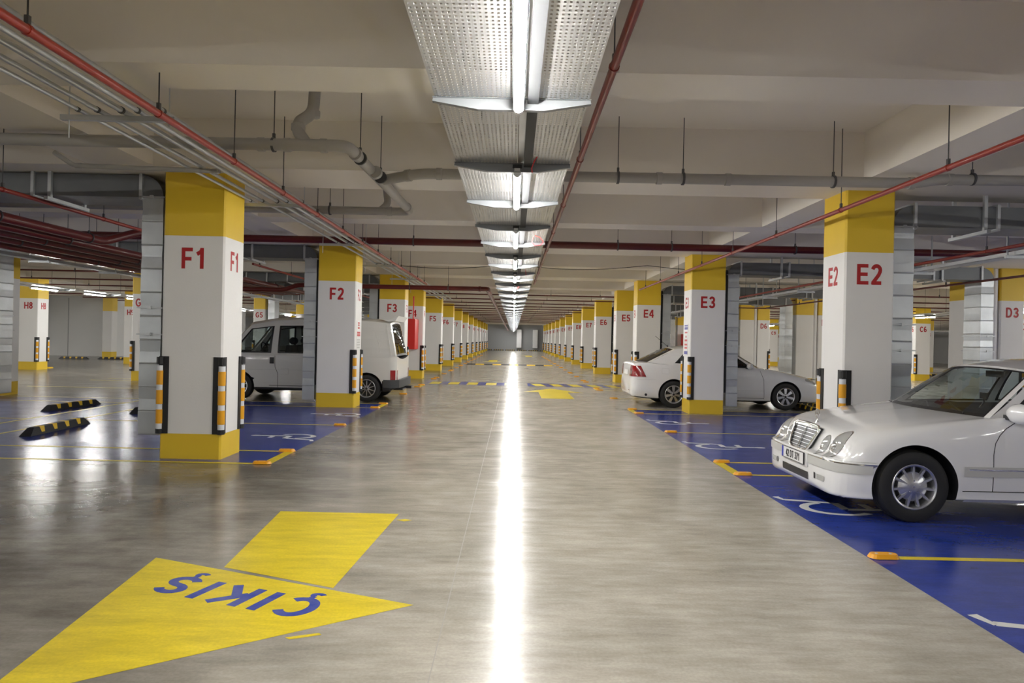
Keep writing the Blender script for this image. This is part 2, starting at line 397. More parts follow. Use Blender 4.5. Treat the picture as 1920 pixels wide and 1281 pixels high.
t = text('painted_lettering', '\u00c7IKI\u015e', 0.365, 'blue_letter_paint', floor, (-1.515, 4.035, 0.0012), (0, 0, ang), off=0.011, ext=0.0008, space=2.2, sx=1.20)
t['label'] = 'blue lettering on the yellow arrow head'
flat('paint_spill', [[(-0.93, 5.60), (-0.86, 5.63), (-0.80, 5.60), (-0.86, 5.56)], [(-0.95, 3.44), (-1.10, 3.38), (-1.07, 3.36), (-0.93, 3.42)]], 'yellow_floor_paint', 0.0035)
# arrow further along the lane
flat('painted_arrow', [[(1.18, 21.2), (0.31, 19.7), (0.75, 19.75), (0.75, 17.6), (1.6, 17.6), (1.6, 19.75), (2.06, 19.7)]], 'yellow_floor_paint', 0.004, 'yellow straight arrow painted in the lane')
flat('painted_arrow', [[(-1.4, 44.5), (-2.1, 46), (-1.7, 46), (-1.7, 49), (-1.1, 49), (-1.1, 46), (-0.7, 46)]], 'yellow_floor_paint', 0.004, 'small yellow arrow on the left of the far lane')
flat('painted_arrow', [[(1.4, 66), (0.7, 64), (1.1, 64), (1.1, 60), (1.7, 60), (1.7, 64), (2.1, 64)]], 'yellow_floor_paint', 0.004, 'small yellow arrow on the right of the far lane')
# crossing band
flat('crossing_band', [rect(-2.9, 0.1, 22.1, 23.6), rect(0.5, 4.6, 22.1, 23.6)], 'blue_paint', 0.003, 'blue pedestrian crossing band')
for k in range(5):
    flat('crossing_block', [[(-2.75+k*.62, 22.25), (-2.40+k*.62, 22.25), (-2.40+k*.62, 23.4), (-2.75+k*.62, 23.4)]], 'yellow_floor_paint', 0.005)
    flat('crossing_block', [[(0.75+k*.62, 22.25), (1.10+k*.62, 22.25), (0.95+k*.62, 23.4), (0.6+k*.62, 23.4)]], 'yellow_floor_paint', 0.005)
# wheelchair symbols
def symbol(cx, cy, s, up):
    """up = +1: head points to +X, -1: head points to -X; local (a = along up, b = across)"""
    mb = MB()
    def T(a, b): return (cx + up*(a-0.5)*s, cy + up*b*s*0.66)
    def poly(pts): mb.prism([T(*p) for p in pts], 0.0018, 0.0024)
    poly([(0.93+0.075*math.cos(2*PI*k/16), -0.08+0.075*math.sin(2*PI*k/16)) for k in range(16)])
    poly([(0.86, -0.13), (0.86, -0.03), (0.46, -0.04), (0.43, -0.14)])
    poly([(0.70, -0.04), (0.70, 0.22), (0.63, 0.22), (0.63, -0.04)])
    poly([(0.47, -0.06), (0.47, 0.26), (0.40, 0.30), (0.39, -0.10)])
    poly([(0.44, 0.22), (0.40, 0.31), (0.03, 0.46), (0.01, 0.37)])
    poly([(0.03, 0.40), (0.01, 0.60), (-0.05, 0.58), (0.0, 0.38)])
    arc = [(0.36+0.32*math.cos(a), -0.06+0.36*math.sin(a)) for a in [R(-60-k*15) for k in range(-1, 14)]]
    arc2 = [(0.36+0.24*math.cos(a), -0.06+0.28*math.sin(a)) for a in [R(-60-k*15) for k in range(-1, 14)]]
    for i in range(len(arc)-1): poly([arc[i], arc[i+1], arc2[i+1], arc2[i]])
    o = obj('wheelchair_symbol', mb, 'white_floor_paint', floor)
for cy in (12.85, 10.0, 6.35, 3.45): symbol(3.17, cy, 1.05, 1)
for cy in (10.05, 13.0): symbol(-3.35, cy, 1.0, -1)
# speed bumps
def bump(cx0, cx1, y, label):
    mb = MB(); n = int((cx1-cx0)/0.5)
    r = thing('speed_bump', label, 'speed bump', ((cx0+cx1)/2, y, 0))
    for k in range(n):
        x0 = cx0+k*0.5-(cx0+cx1)/2
        obj('rubber_segment', MB().prism([(-.17, 0.0), (.17, 0.0), (.1, .045), (-.1, .045)], x0+.005, x0+.495, axis='x'), 'stop_yellow' if k % 2 else 'black_rubber', r)
bump(-2.7, 2.5, 40.0, 'black and yellow speed bump across the main lane')
bump(-22.0, -17.9, 26.6, 'black and yellow speed bump behind the column marked H8')

# ------------------------------------------------------------------ columns
_c = {}
def shaft_mesh(w, d):
    k = (round(w, 2), round(d, 2))
    if k not in _c:
        mb = MB(); c = 0.02
        P = [(-w/2+c, 0), (w/2-c, 0), (w/2, c), (w/2, d-c), (w/2-c, d), (-w/2+c, d), (-w/2, d-c), (-w/2, c)]
        zs = [0, 0.30, 2.65, 3.42]
        for i, mi in ((0, 1), (1, 0), (2, 1)):
            for j in range(8):
                a, b = P[j], P[(j+1) % 8]
                mb.add([(*a, zs[i]), (*b, zs[i]), (*b, zs[i+1]), (*a, zs[i+1])], [(0,1,2,3)], mi)
        mb.add([(*p, 3.42) for p in P], [tuple(range(8))], 1)
        _c[k] = mb.mesh('shaft', ['column_white', 'column_yellow'])
    return _c[k]
def guard_meshes():
    g = MB()   # black angle at a corner; local origin = corner, plate legs run to -x and +y
    g.box(-.10, .012, -.014, 0, .30, 1.215); g.box(0, .014, -.014, .10, .30, 1.215)
    g.lathe([(.0, .30), (.045, .30), (.045, .355), (0, .355)], 10, 'z'); g.lathe([(.0, 1.12), (.045, 1.12), (.045, 1.205), (0, 1.205)], 10, 'z')
    gm = g.mesh('corner_guard', 'black_rubber')
    white = MB().lathe([(0.0, 0), (.040, 0), (.040, .062), (0.0, .062)], 10, 'z').mesh('white_band', 'reflective_white', 40)
    yel = MB().lathe([(0.0, 0), (.044, .002), (.044, .168), (0.0, .168)], 10, 'z').mesh('orange_band', 'reflective_yellow', 40)
    j = MB()
    z = .355
    zz = []
    for k in range(7):
        zz.append((z, k % 2)); z += .168 if k % 2 else .062
    for z, o in zz: j.lathe([(0, z), (.042, z), (.042, z+(.168 if o else .062)), (0, z+(.168 if o else .062))], 8, 'z', mi=o)
    jm = j.mesh('reflective_bands', ['reflective_white', 'reflective_yellow'], 40)
    return gm, white, yel, jm, zz
GM, GW, GY, GJ, GZ = guard_meshes()
def guard(root, x, y, rz, sx, detail):
    g = link('corner_guard', GM, root, (x, y, 0), (0, 0, rz)); g.scale.x = sx
    if detail:
        for z, o in GZ: link('reflective_band', GY if o else GW, g, (0, 0, z))
    else: link('reflective_bands', GJ, g)
def column(x0, x1, y, d, code, side, label, guards=True, number=True, outer=False, big=0.34):
    near = y < 26
    c = thing('concrete_column', label, 'column', ((x0+x1)/2, y, 0), 0, 'numbered garage columns')
    w = x1-x0
    link('shaft', shaft_mesh(w, d), c)
    if number:
        text('painted_number', code, big, 'red_number', c, (0, -0.002, 2.26), (PI/2, 0, 0), off=0.010, ext=0.0015, sx=0.92)
        if side > 0: text('painted_number', code, big*.95, 'red_number', c, (w/2+.002, d*.5, 2.26), (PI/2, 0, PI/2), off=0.010, ext=0.0015, sx=0.8)
        if side < 0: text('painted_number', code, big*.95, 'red_number', c, (-w/2-.002, d*.5, 2.26), (PI/2, 0, -PI/2), off=0.010, ext=0.0015, sx=0.8)
    if guards:
        s = 1 if side > 0 else -1
        guard(c, s*w/2, 0, 0, s, near)
        guard(c, s*w/2, d, PI/2 if s > 0 else -PI/2, s, near)
        if outer: guard(c, -s*w/2, 0, 0, -s, near)
    return c
ROWS_E = [8.28, 14.55] + [y+0.15 for y in ROWS[2:]]
for i, y in enumerate(ROWS):
    xa, xb = (-4.18, -3.45) if i == 0 else (-4.12, -3.32)
    n = i+1
    lab = f'white and yellow column marked F{n} on the left edge of the main lane'
    column(xa, xb, y, 0.58, f'F{n}', 1, lab, outer=(i == 0))
for i, y in enumerate(ROWS_E):
    xa, xb = (4.0, 4.60) if i == 0 else (3.76, 4.50)
    lab = f'white and yellow column marked E{i+2} on the right edge of the main lane'
    column(xa, xb, y, 0.60, f'E{i+2}', -1, lab)
for i, y in enumerate(ROWS):
    column(*((-11.64, -11.10) if i == 2 else (-11.95, -11.42)), y+ (0.9 if i == 1 else 0), 0.58, f'G{i+1}', -1, f'white and yellow column marked G{i+1}, in the row beyond the left parking bays', guards=y < 60, number=y < 60)
    if y < 62: column(*((-18.05, -17.45) if i == 4 else (-18.35, -17.65)), y+0.3, 0.6, f'H{i+5}', 1, f'white and yellow column marked H{i+5}, in the row beyond the left side lane', guards=y < 60)
for i, y in enumerate(ROWS):
    yy = y+0.4 if i != 1 else 15.9
    if i > 0:
        column(10.5, 11.15, yy, 0.6, f'D{i+2}', -1, f'left half of the double column marked D{i+2}', guards=False, number=False)
        c = column(11.32, 11.88, yy, 0.6, f'D{i+2}', 1, f'right half of the double column carrying the number D{i+2}', guards=y > 14, number=True, big=0.32)
        tag(obj('downpipe', MB().lathe([(.075, 0.0), (.075, 3.4)], 12, 'z'), 'lamp_white', None, 40, loc=(11.235, yy+.1, 0)), f'pale downpipe in the gap of double column D{i+2}', 'pipe', 'downpipes in the double columns')
        column(18.6, 19.3, y+.3, .6, f'C{i+2}', -1, f'white and yellow column marked C{i+2}, beyond the right side lane', guards=y < 50)
        if i < 11:
            column(26.2, 26.9, y+.3, .6, f'B{i+2}', 1, f'white and yellow column marked B{i+2}, far right of the garage', guards=False)
            column(33.4, 34.1, y+.3, .6, f'A{i+2}', -1, f'white and yellow column marked A{i+2}, in the last row at the far right', guards=False)
# column in front of the inner wall at the left
column(-23.75, -23.2, 39.4, .55, 'I1', -1, 'yellow-banded column at the end of the inner wall on the left', guards=False, number=False)

# notices pasted on the lane side of F2 and E3
def notice(x, y0, y1, z0, z1, s, label, blocks):
    r = thing('wall_notice', label, 'notice', (x, (y0+y1)/2, z0))
    h = z1-z0; d = (y1-y0)/2
    obj('notice_sheet', MB().box(0 if s > 0 else -.003, .003 if s > 0 else 0, -d, d, 0, h), 'plate_white', r)
    for a, b, m, ind in blocks:
        obj('printed_block', MB().box(*( (.003, .005) if s > 0 else (-.005, -.003)), -d*ind, d*ind, a*h, b*h), m, r)
notice(-3.317, 14.42, 14.76, 1.22, 1.83, 1, 'white notice with red and grey print on the lane side of column F2',
       [(.04,.10,'bumper_grey',.7),(.13,.19,'bumper_grey',.8),(.22,.28,'bumper_grey',.75),(.31,.36,'bumper_grey',.8),(.46,.53,'print_red',.8),(.55,.62,'print_red',.8),(.72,.78,'print_red',.5),(.82,.88,'print_red',.35),(.9,.95,'print_red',.5)])
notice(3.757, 14.72, 15.02, 1.25, 1.92, -1, 'white notice with blue and red print on the lane side of column E3',
       [(.02,.12,'print_blue',.9),(.2,.26,'print_red',.7),(.30,.36,'print_red',.75),(.44,.5,'print_red',.7),(.56,.62,'print_red',.3),(.7,.75,'print_red',.7),(.82,.90,'print_blue',.9),(.92,.97,'print_blue',.9)])

# hydrant cabinets
def cabinet(x, y, z, label, s=1):
    r = thing('hose_cabinet', label, 'fire cabinet', (x, y, z), 0, 'red fire hose cabinets')
    obj('cabinet_box', MB().box(-.12, .12, -.45, .45, 0, 1.08), 'red_cabinet', r)
    obj('cabinet_door', MB().box(.12, .135, -.43, .43, .02, 1.06) if s > 0 else MB().box(-.135, -.12, -.43, .43, .02, 1.06), 'red_cabinet', r)
    obj('door_latch', MB().box(.135, .15, .30, .36, .5, .6) if s > 0 else MB().box(-.15, -.135, .30, .36, .5, .6), 'chrome', r)
    obj('supply_pipe', MB().tube([(0, 0, 1.08), (0, 0, 1.9)], .025), 'red_cabinet', r, 40)
cabinet(-3.62, 24.53, 1.08, 'red fire hose cabinet beside the column marked F4')
cabinet(10.85, 43.33, 1.0, 'red fire hose cabinet in front of the column marked D8', -1)

# ------------------------------------------------------------------ ventilation ducts linking columns across the bays
def riser_mesh(mb, x0, x1, y0, y1, z0, z1, seams=True):
    """sheet-metal box with slightly pillowed panels between cross seams"""
    n = max(1, round((z1-z0)/0.29)); h = (z1-z0)/n
    for k in range(n):
        a, b = z0+k*h, z0+(k+1)*h; m = (a+b)/2; p = 0.006
        ring = lambda z, e: [(x0-e, y0-e, z), (x1+e, y0-e, z), (x1+e, y1+e, z), (x0-e, y1+e, z)]
        vs = ring(a, 0) + ring(a+.012, .003) + ring(m, -.003 if k % 2 else .003) + ring(b-.012, .003) + ring(b, 0)
        fs = []
        for r_ in range(4):
            for j in range(4): fs.append((r_*4+j, r_*4+(j+1) % 4, (r_+1)*4+(j+1) % 4, (r_+1)*4+j))
        mb.add(vs, fs)
    mb.add([(x0,y0,z0),(x1,y0,z0),(x1,y1,z0),(x0,y1,z0)], [(0,3,2,1)])
def flange(root, x0, x1, y0, y1, z):
    mb = MB().box(x0-.03, x1+.03, y0-.03, y1+.03, z-.008, z+.008).box((x0+x1)/2-.02, (x0+x1)/2+.02, y0-.045, y0-.03, z-.018, z+.018)
    obj('flange', mb, 'galvanised', root)
def vflange(root, x, y0, y1, z0, z1):
    obj('flange', MB().box(x-.018, x+.018, y0-.03, y1+.03, z0-.03, z1+.03), 'galvanised', root)
def elbow(root, xo, xi, y0, y1, zt, zb, s):
    """quarter-round elbow: riser between xo (outer side) and xi, cross run between zt and zb; s=+1 when the run leaves to +x from the riser"""
    mb = MB(); n = 8; wv = abs(xi-xo)
    rout = max(wv, zt-zb); cx = xo + s*rout; cz = zt-rout
    outer = [(cx - s*rout*math.cos(a), cz + rout*math.sin(a)) for a in [PI/2*k/n for k in range(n+1)]]
    inner = [(xi, cz)] + [(xi + s*0.02*k, zb - 0.02*(1-k)) if False else (xi, cz + (zb-cz)*k) for k in (0.5, 1.0)] + [(cx, zb)]
    poly = outer + inner[::-1]
    mb.prism(poly, y0, y1, 'y')
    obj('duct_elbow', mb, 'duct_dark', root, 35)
    return cx, cz
def duct(y, d, xa, xb, xc, xd, zt, zb, labels, zlow=(0.2, 0.12), grille=None, strip=None):
    """risers xa..xb (left) and xc..xd (right) and the cross run between them"""
    r = thing('ventilation_duct', labels, 'duct', ((xa+xd)/2, y, 0), 0, 'sheet metal ducts between column rows')
    ox = (xa+xd)/2; A, B, C, D = xa-ox, xb-ox, xc-ox, xd-ox
    cxl, czl = elbow(r, A, B, 0, d, zt, zb, 1)
    cxr, czr = elbow(r, D, C, 0, d, zt, zb, -1)
    mb = MB(); riser_mesh(mb, A, B, 0, d, zlow[0], czl); obj('duct_riser', mb, 'duct_metal', r)
    mb = MB(); riser_mesh(mb, C, D, 0, d, zlow[1], czr); obj('duct_riser', mb, 'duct_metal', r)
    n = 5; L = (cxr-cxl)/n
    for k in range(n):
        x0 = cxl+k*L; x1 = x0+L
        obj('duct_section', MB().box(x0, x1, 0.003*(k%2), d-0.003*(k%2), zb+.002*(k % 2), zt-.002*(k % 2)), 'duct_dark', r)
        vflange(r, x0, 0, d, zb, zt)
    vflange(r, cxr, 0, d, zb, zt)
    for (u, v, cz) in ((A, B, czl), (C, D, czr)):
        for z in (1.47, 1.79, cz): flange(r, u, v, 0, d, z)
    if grille:
        x = D if grille > 0 else A
        sgn = 1 if grille > 0 else -1
        mbg = MB(); a0, a1 = (x, x+.02) if sgn > 0 else (x-.02, x)
        mbg.box(a0, a1, .08, d-.06, .30, .34); mbg.box(a0, a1, .08, d-.06, .86, .90); mbg.box(a0, a1, .08, .13, .34, .86); mbg.box(a0, a1, d-.11, d-.06, .34, .86)
        g = obj('intake_grille', mbg, 'galvanised', r)
        ms = MB()
        for k in range(12): ms.box(a0+.004*sgn, a1, .13, d-.11, .345+k*.043, .365+k*.043)
        obj('grille_slats', ms, 'dark_metal', g)
    if strip: obj('dark_gap_strip', MB().box(strip[0]-ox, strip[1]-ox, .02, .12, .45, 3.1), 'black_rubber', r)  # black strip added so the gap beside the column reads dark
    for k in range(3):
        x = cxl + (cxr-cxl)*(k+.5)/3
        obj('hanger_strut', MB().box(x-.02, x+.02, -.045, -.005, zb-.03, ceil_at(y)).box(x-.02, x+.02, d+.005, d+.045, zb-.03, ceil_at(y+d)).box(x-.025, x+.025, -.1, d+.1, zb-.07, zb-.03), 'galvanised', r)
for i, y in enumerate(ROWS):
    zt, zb = (3.385, 3.12)
    yl = y + .12
    xb_ = -4.25 if i == 0 else -4.19
    duct(yl if i != 1 else y+.12, (.60), -11.33+.3*(i == 2), -11.03+.3*(i == 2), xb_-.25, xb_, zt, zb, f'galvanised duct run from the column marked F{i+1} across the left bays', zlow=(0.10, 0.26 if i == 0 else .14), grille=-1, strip=(xb_+.004, xb_+.062))
for i, y in enumerate(ROWS_E):
    xa = 4.66 if i == 0 else 4.60
    duct(y+.17, .55, xa, xa+.27 if i == 0 else xa+.24, 10.06, 10.33, 3.27, 3.0, f'galvanised duct run from the column marked E{i+2} across the right bays', zlow=(0.16, 0.10), grille=None, strip=(xa-.056 if i == 0 else xa-.094, xa-.004))

# ------------------------------------------------------------------ aisle cable tray with tubes
TP = 1.27   # section length
def perforated(L, W, nx, ny, rib=0.0004, lip=0):
    """sheet with real holes: cells of a grid left open"""
    mb = MB(); xs = [-W/2]; 
    px = W/nx; py = L/ny
    for i in range(nx): xs += [-W/2+(i+.5)*px-.0042, -W/2+(i+.5)*px+.0042]
    xs.append(W/2); ys = [0]
    for j in range(ny): ys += [(j+.5)*py-.006, (j+.5)*py+.006]
    ys.append(L)
    G = [[(x, y, (-rib if (i % 4 in (1, 2)) else 0.0)) for y in ys] for i, x in enumerate(xs)]
    nj = len(ys); vs = [p for r_ in G for p in r_]; fs = []
    for i in range(len(xs)-1):
        for j in range(nj-1):
            if i % 2 == 1 and j % 2 == 1:
                xe = xs[i] if lip < 0 else xs[i+1]; o_ = len(vs)
                vs += [(xe, ys[j], -.0005), (xe, ys[j+1], -.0005), (xe+.001*lip, ys[j+1], -.005), (xe+.001*lip, ys[j], -.005)]; fs.append((o_, o_+1, o_+2, o_+3))
                continue
            fs.append((i*nj+j, (i+1)*nj+j, (i+1)*nj+j+1, i*nj+j+1))
    mb.add(vs, fs)
    return mb
TZ = 2.72
left_w, right_w = .42, .248
sheetL = perforated(TP-.012, left_w, 18, 40, lip=-1).mesh('tray_sheet', 'tray_metal', recalc=False)
sheetR = perforated(TP-.012, right_w, 11, 40, lip=1).mesh('tray_sheet', 'tray_metal', recalc=False)
side = MB().box(-.0025, .0025, 0, TP-.004, 0, .05).mesh('tray_edge', 'tray_metal')
brm = MB(); hw = .40
brm.prism([(-hw, .0), (-hw, -.022), (-.17, -.06), (-.02, -.066), (.02, -.066), (.17, -.06), (hw, -.022), (hw, .0)], -.002, .002, 'y')
brm.prism([(-hw, -.022), (-.17, -.06), (-.17, -.066), (-hw, -.028)], -.03, .002, 'y').prism([(hw, -.022), (.17, -.06), (.17, -.066), (hw, -.028)], -.03, .002, 'y')
brm.box(-.17, .17, -.03, .002, -.066, -.062).box(-hw, hw, -.02, .002, -.003, .0)
brmesh = brm.mesh('tray_bracket', 'bracket_metal')
railm = MB().box(.045, .100, 0, TP, -.025, -.021).box(.045, .048, 0, TP, -.021, .012).box(.097, .100, 0, TP, -.021, .012).mesh('light_rail', 'rail_grey')
rods = {h: MB().tube([(0, 0, 0), (0, 0, h-TZ)], .005, 6).mesh('hanger_rod', 'dark_metal') for h in (BEAM, CEIL)}
filler = MB().box(.005, .10, 0, TP-.006, .012, .016).mesh('tray_spine', 'tray_metal')
def tray(cx, label, y0=-20.67, n=89, z=TZ, full=True):
    t_ = thing('cable_tray', label, 'cable tray', (cx, y0, z), 0, 'perforated trays over the lanes')
    if full:
        for k in range(n):
            y = k*TP
            link('tray_sheet', sheetL, t_, (-.21, y, 0)); link('tray_sheet', sheetR, t_, (.227, y, 0))
            link('tray_edge', side, t_, (-.4225, y, 0)); link('tray_edge', side, t_, (.3535, y, 0)); link('tray_bracket', brmesh, t_, (-.035, y, 0))
            link('light_rail', railm, t_, (0, y, 0)); link('tray_spine', filler, t_, (0, y, 0))
            if k % 2 == 0:
                for x in (-.39, .335): link('hanger_rod', rods[ceil_at(y0+y)], t_, (x, y, 0))
    else:
        L = n*TP
        obj('tray_sheet', MB().box(-.4, .4, 0, L, 0, .003).box(-.403, -.398, 0, L, 0, .05).box(.398, .403, 0, L, 0, .05), 'tray_metal', t_)
        obj('light_rail', MB().box(-.03, .03, 0, L, -.04, -.002), 'lamp_white', t_)
        for k in range(0, n, 2):
            link('tray_bracket', brmesh, t_, (0, k*TP, 0))
            for x in (-.38, .38): link('hanger_rod', rods[ceil_at(y0+k*TP)], t_, (x, k*TP, 0))
tray(0, 'perforated metal cable tray running over the main lane')
tray(-14.6, 'cable tray with lights over the left side lane', z=2.82, full=False, y0=-16.0, n=74)
tray(15.2, 'cable tray with lights over the right side lane', z=2.72, full=False, y0=-16.0, n=74)
tray(30.0, 'cable tray with lights over the lane at the far right', z=2.72, full=False, y0=8, n=50)
def arc_tube(a0, a1, n, m, name):
    pr = [(.018, -.6), (.024, -.585), (.024, .585), (.018, .6)]
    G = [[(r*math.cos(R(a0+(a1-a0)*k/n)), h, r*math.sin(R(a0+(a1-a0)*k/n))) for k in range(n+1)] for r, h in pr]
    return MB().grid(G).mesh(name, m, 40, recalc=False)
tubem = arc_tube(-190, 10, 10, 'tube_glow', 'glowing_tube')
backm = arc_tube(10, 170, 6, 'lamp_white', 'tube_back')
capm = MB().lathe([(0, -.625), (.026, -.625), (.026, -.59), (.018, -.588)], 12, 'y').lathe([(.018, .588), (.026, .59), (.026, .625), (0, .625)], 12, 'y').box(-.02, .02, -.62, -.60, -.01, .036).box(-.02, .02, .60, .62, -.01, .036).mesh('lamp_holder', 'lamp_white', 40)
battenm = MB().box(-.032, .032, -.62, .62, .034, .060).mesh('batten', 'rail_grey')
def tubes(cx, z, ys, where):
    for i, y in enumerate(ys):
        n = len([q for q in ys if q > 1.5])
        k = i-(len(ys)-n)
        if k < 0: lab = f'fluorescent tube {where}, {ORD[-k-1]} one behind the viewpoint'
        else: lab = f'glowing fluorescent tube {where}, {ORD[k]} from the near end'
        l = thing('fluorescent_lamp', lab, 'lamp', (cx, y, z), 0, 'fluorescent tubes '+where)
        link('glowing_tube', tubem, l); link('lamp_holder', capm, l); link('batten', battenm, l); link('tube_back', backm, l)
tubes(0, 2.652, [2.80+2.54*k for k in range(-9, 36)], 'under the main lane tray')
tubes(-14.6, 2.75, [3.42+2.54*k for k in range(-7, 27)], 'over the left side lane')
tubes(15.2, 2.65, [4.9+2.54*k for k in range(-7, 27)], 'over the right side lane')
tray(-26.8, 'added cable tray for the lights that brighten the inner wall', z=2.82, full=False, y0=8, n=24)  # added tray, there only to carry the extra tube row
tubes(-26.8, 2.75, [9.4+2.54*k for k in range(0, 11)], 'added to brighten the inner wall')  # extra tube row, added to lift the dark inner wall
tubes(30.0, 2.65, [9.4+2.54*2*k for k in range(0, 12)], 'over the far right lane')
# loose red wires hanging from the tray
for (x, y, z0, lab, pts) in (
    (.13, 4.5, 2.71, 'short loose red wire hanging from the tray behind the first dark panel', [(0,0,0),(-.02,.02,-.03),(-.035,.03,-.07),(-.03,.03,-.10)]),
    (.22, 7.9, 2.71, 'looped red wire hanging from the tray by the third tube', [(0,0,0),(.06,0,-.02),(.10,0,-.07),(.07,0,-.11),(.0,0,-.12),(-.03,0,-.08),(-.02,.0,-.02)]),
    (.17, 11.6, 2.71, 'straight red wire hanging from the tray past the fourth tube', [(0,0,0),(.01,0,-.05),(.02,0,-.12)]),
    (.12, 15.2, 2.71, 'slanted red wire hanging from the tray past the fifth tube', [(0,0,0),(-.05,0,-.05),(-.09,0,-.09)])):
    tag(obj('hanging_wire', MB().tube(pts, .004, 6), 'cable_red', None, 40, loc=(x, y, z0)), lab, 'wire', 'red wires on the tray')

# ------------------------------------------------------------------ pipes
def pipe(name, label, path, r, m, cat='pipe', group=None, clamps=(), rods_=(), seg=14, joints=(), bend=True, clampm='dark_metal'):
    o = Vector(path[0])
    P = [Vector(p)-o for p in path]
    if bend and len(P) > 2:   # round the corners
        Q = [P[0]]
        for i in range(1, len(P)-1):
            a, b, c = P[i-1], P[i], P[i+1]
            t_ = min((a-b).length*.45, (c-b).length*.45, r*2.2)
            u = b+(a-b).normalized()*t_; v_ = b+(c-b).normalized()*t_
            for k in range(6):
                s = k/5; Q.append(u*(1-s)**2 + b*2*s*(1-s) + v_*s*s)
        Q.append(P[-1]); P = Q
    ob = obj(name, MB().tube(P, r, seg), m, None, 50, loc=o)
    tag(ob, label, cat, group)
    for j in joints:      # (point, direction) collars
        p = Vector(j[0])-o; d = Vector(j[1]).normalized()
        obj('pipe_collar', MB().tube([p-d*.035, p-d*.03, p+d*.03, p+d*.035], [r*1.0, r*1.16, r*1.16, r*1.0], seg), m, ob, 30)
    for c in clamps:
        p = Vector(c[0])-o; d = Vector(c[1]).normalized()
        cl = obj('pipe_clamp', MB().tube([p-d*.012, p+d*.012], r*1.22, seg), clampm, ob, 30)
        if len(c) > 2 and c[2]:
            top = ceil_at(c[0][1]) if c[2] == 'c' else c[2]
            obj('hanger_rod', MB().tube([p+Vector((0,0,r)), p+Vector((0,0,top-Vector(c[0]).z))], .005, 6).box(p.x-.012, p.x+.012, p.y-.012, p.y+.012, p.z+r, p.z+r+.05), 'dark_metal', cl)
    return ob
YD = (0, 1, 0); XD = (1, 0, 0)
def run_y(name, label, x, z, y0, y1, r, m, group=None, step=3.1, start=0.0, hang=True, clampm='dark_metal'):
    cl = []
    y = y0 + start
    while y < min(y1, 60):
        cl.append(((x, y, z), YD, ceil_at(y) if hang else None)); y += step
    return pipe(name, label, [(x, y0, z), (x, y1, z)], r, m, group=group, clamps=cl, clampm=clampm)
run_y('sprinkler_pipe', 'red pipe running beside the lit tray over the main lane', .568, 3.15, -6, 20, .027, 'red_pipe', 'red sprinkler pipes', 2.1, 1.7, clampm='red_pipe')
run_y('sprinkler_pipe', 'bright red pipe running beneath the galvanised pipe bundle on the left', -2.635, 3.10, -4, 20.4, .027, 'red_pipe', 'red sprinkler pipes', 1.35, .9, clampm='red_pipe')
run_y('sprinkler_pipe', 'red pipe passing in front of the columns marked E2 and E3', 3.66, 3.04, -2, 20.0, .025, 'red_pipe', 'red sprinkler pipes', 1.9, .2, clampm='red_pipe')
run_y('sprinkler_pipe', 'red pipe over the left bays, ending at the duct beside column F1', -5.8, 3.07, -2, 10.6, .026, 'red_pipe', 'red sprinkler pipes', 1.9, .2, clampm='red_pipe')
run_y('sprinkler_pipe', 'red pipe over the right bays next to the long galvanised channel', 6.9, 2.94, 2, 22, .026, 'red_pipe', 'red sprinkler pipes', 2.6, .2, clampm='red_pipe')
run_y('sprinkler_pipe', 'thin dark red pipe over the right bays nearest to the D columns', 9.6, 2.91, 2, 26, .024, 'dark_red_pipe', 'red sprinkler pipes', 2.6, .2)
run_y('sprinkler_pipe', 'thin red pipe over the left bays behind column F1', -5.8, 3.05, 15.1, 40, .026, 'red_pipe', 'red sprinkler pipes', 2.2, .4)
# galvanised pipe bundle on cross bars
for x, r, nm, y1 in ((-3.39, .016, 'outermost', 9.0), (-3.24, .019, 'second from the outside', 30), (-3.055, .023, 'middle', 30), (-2.93, .019, 'fourth from the outside', 30), (-2.735, .021, 'innermost', 30)):
    cl = [((x, y, 3.2), YD) for y in (5.25, 8.7, 12.35, 15.9, 19.4)if y < y1]
    pipe('galvanised_pipe', f'{nm} galvanised pipe of the bundle on the left', [(x, -4, 3.2), (x, y1, 3.2)], r, 'galvanised', group='galvanised pipe bundle', clamps=cl)
pipe('galvanised_pipe', 'dull iron pipe branching left above column F1', [(-3.05, 7.0, 3.16), (-4.55, 7.0, 3.19), (-4.75, 7.0, 3.32)], .024, 'pvc_grey', group='galvanised pipe bundle', joints=(((-4.5, 7, 3.19), XD), ((-3.1, 7, 3.16), XD)))
for k, y in enumerate((5.32, 8.75, 12.4, 15.95, 19.45, 23.0, 26.5)):
    mb = MB().box(-3.56, -2.67, -.02, .02, 3.135, 3.175).tube([(-3.5, 0, 3.0), (-3.5, 0, ceil_at(y))], .005, 6).tube([(-2.72, 0, 3.1), (-2.72, 0, ceil_at(y))], .005, 6)
    tag(obj('pipe_support', mb, 'galvanised', None, loc=(0, y, 0)), f'galvanised cross bar under the left pipe bundle, {ORD[k]} from the camera', 'bracket', 'cross bars under the pipe bundle')
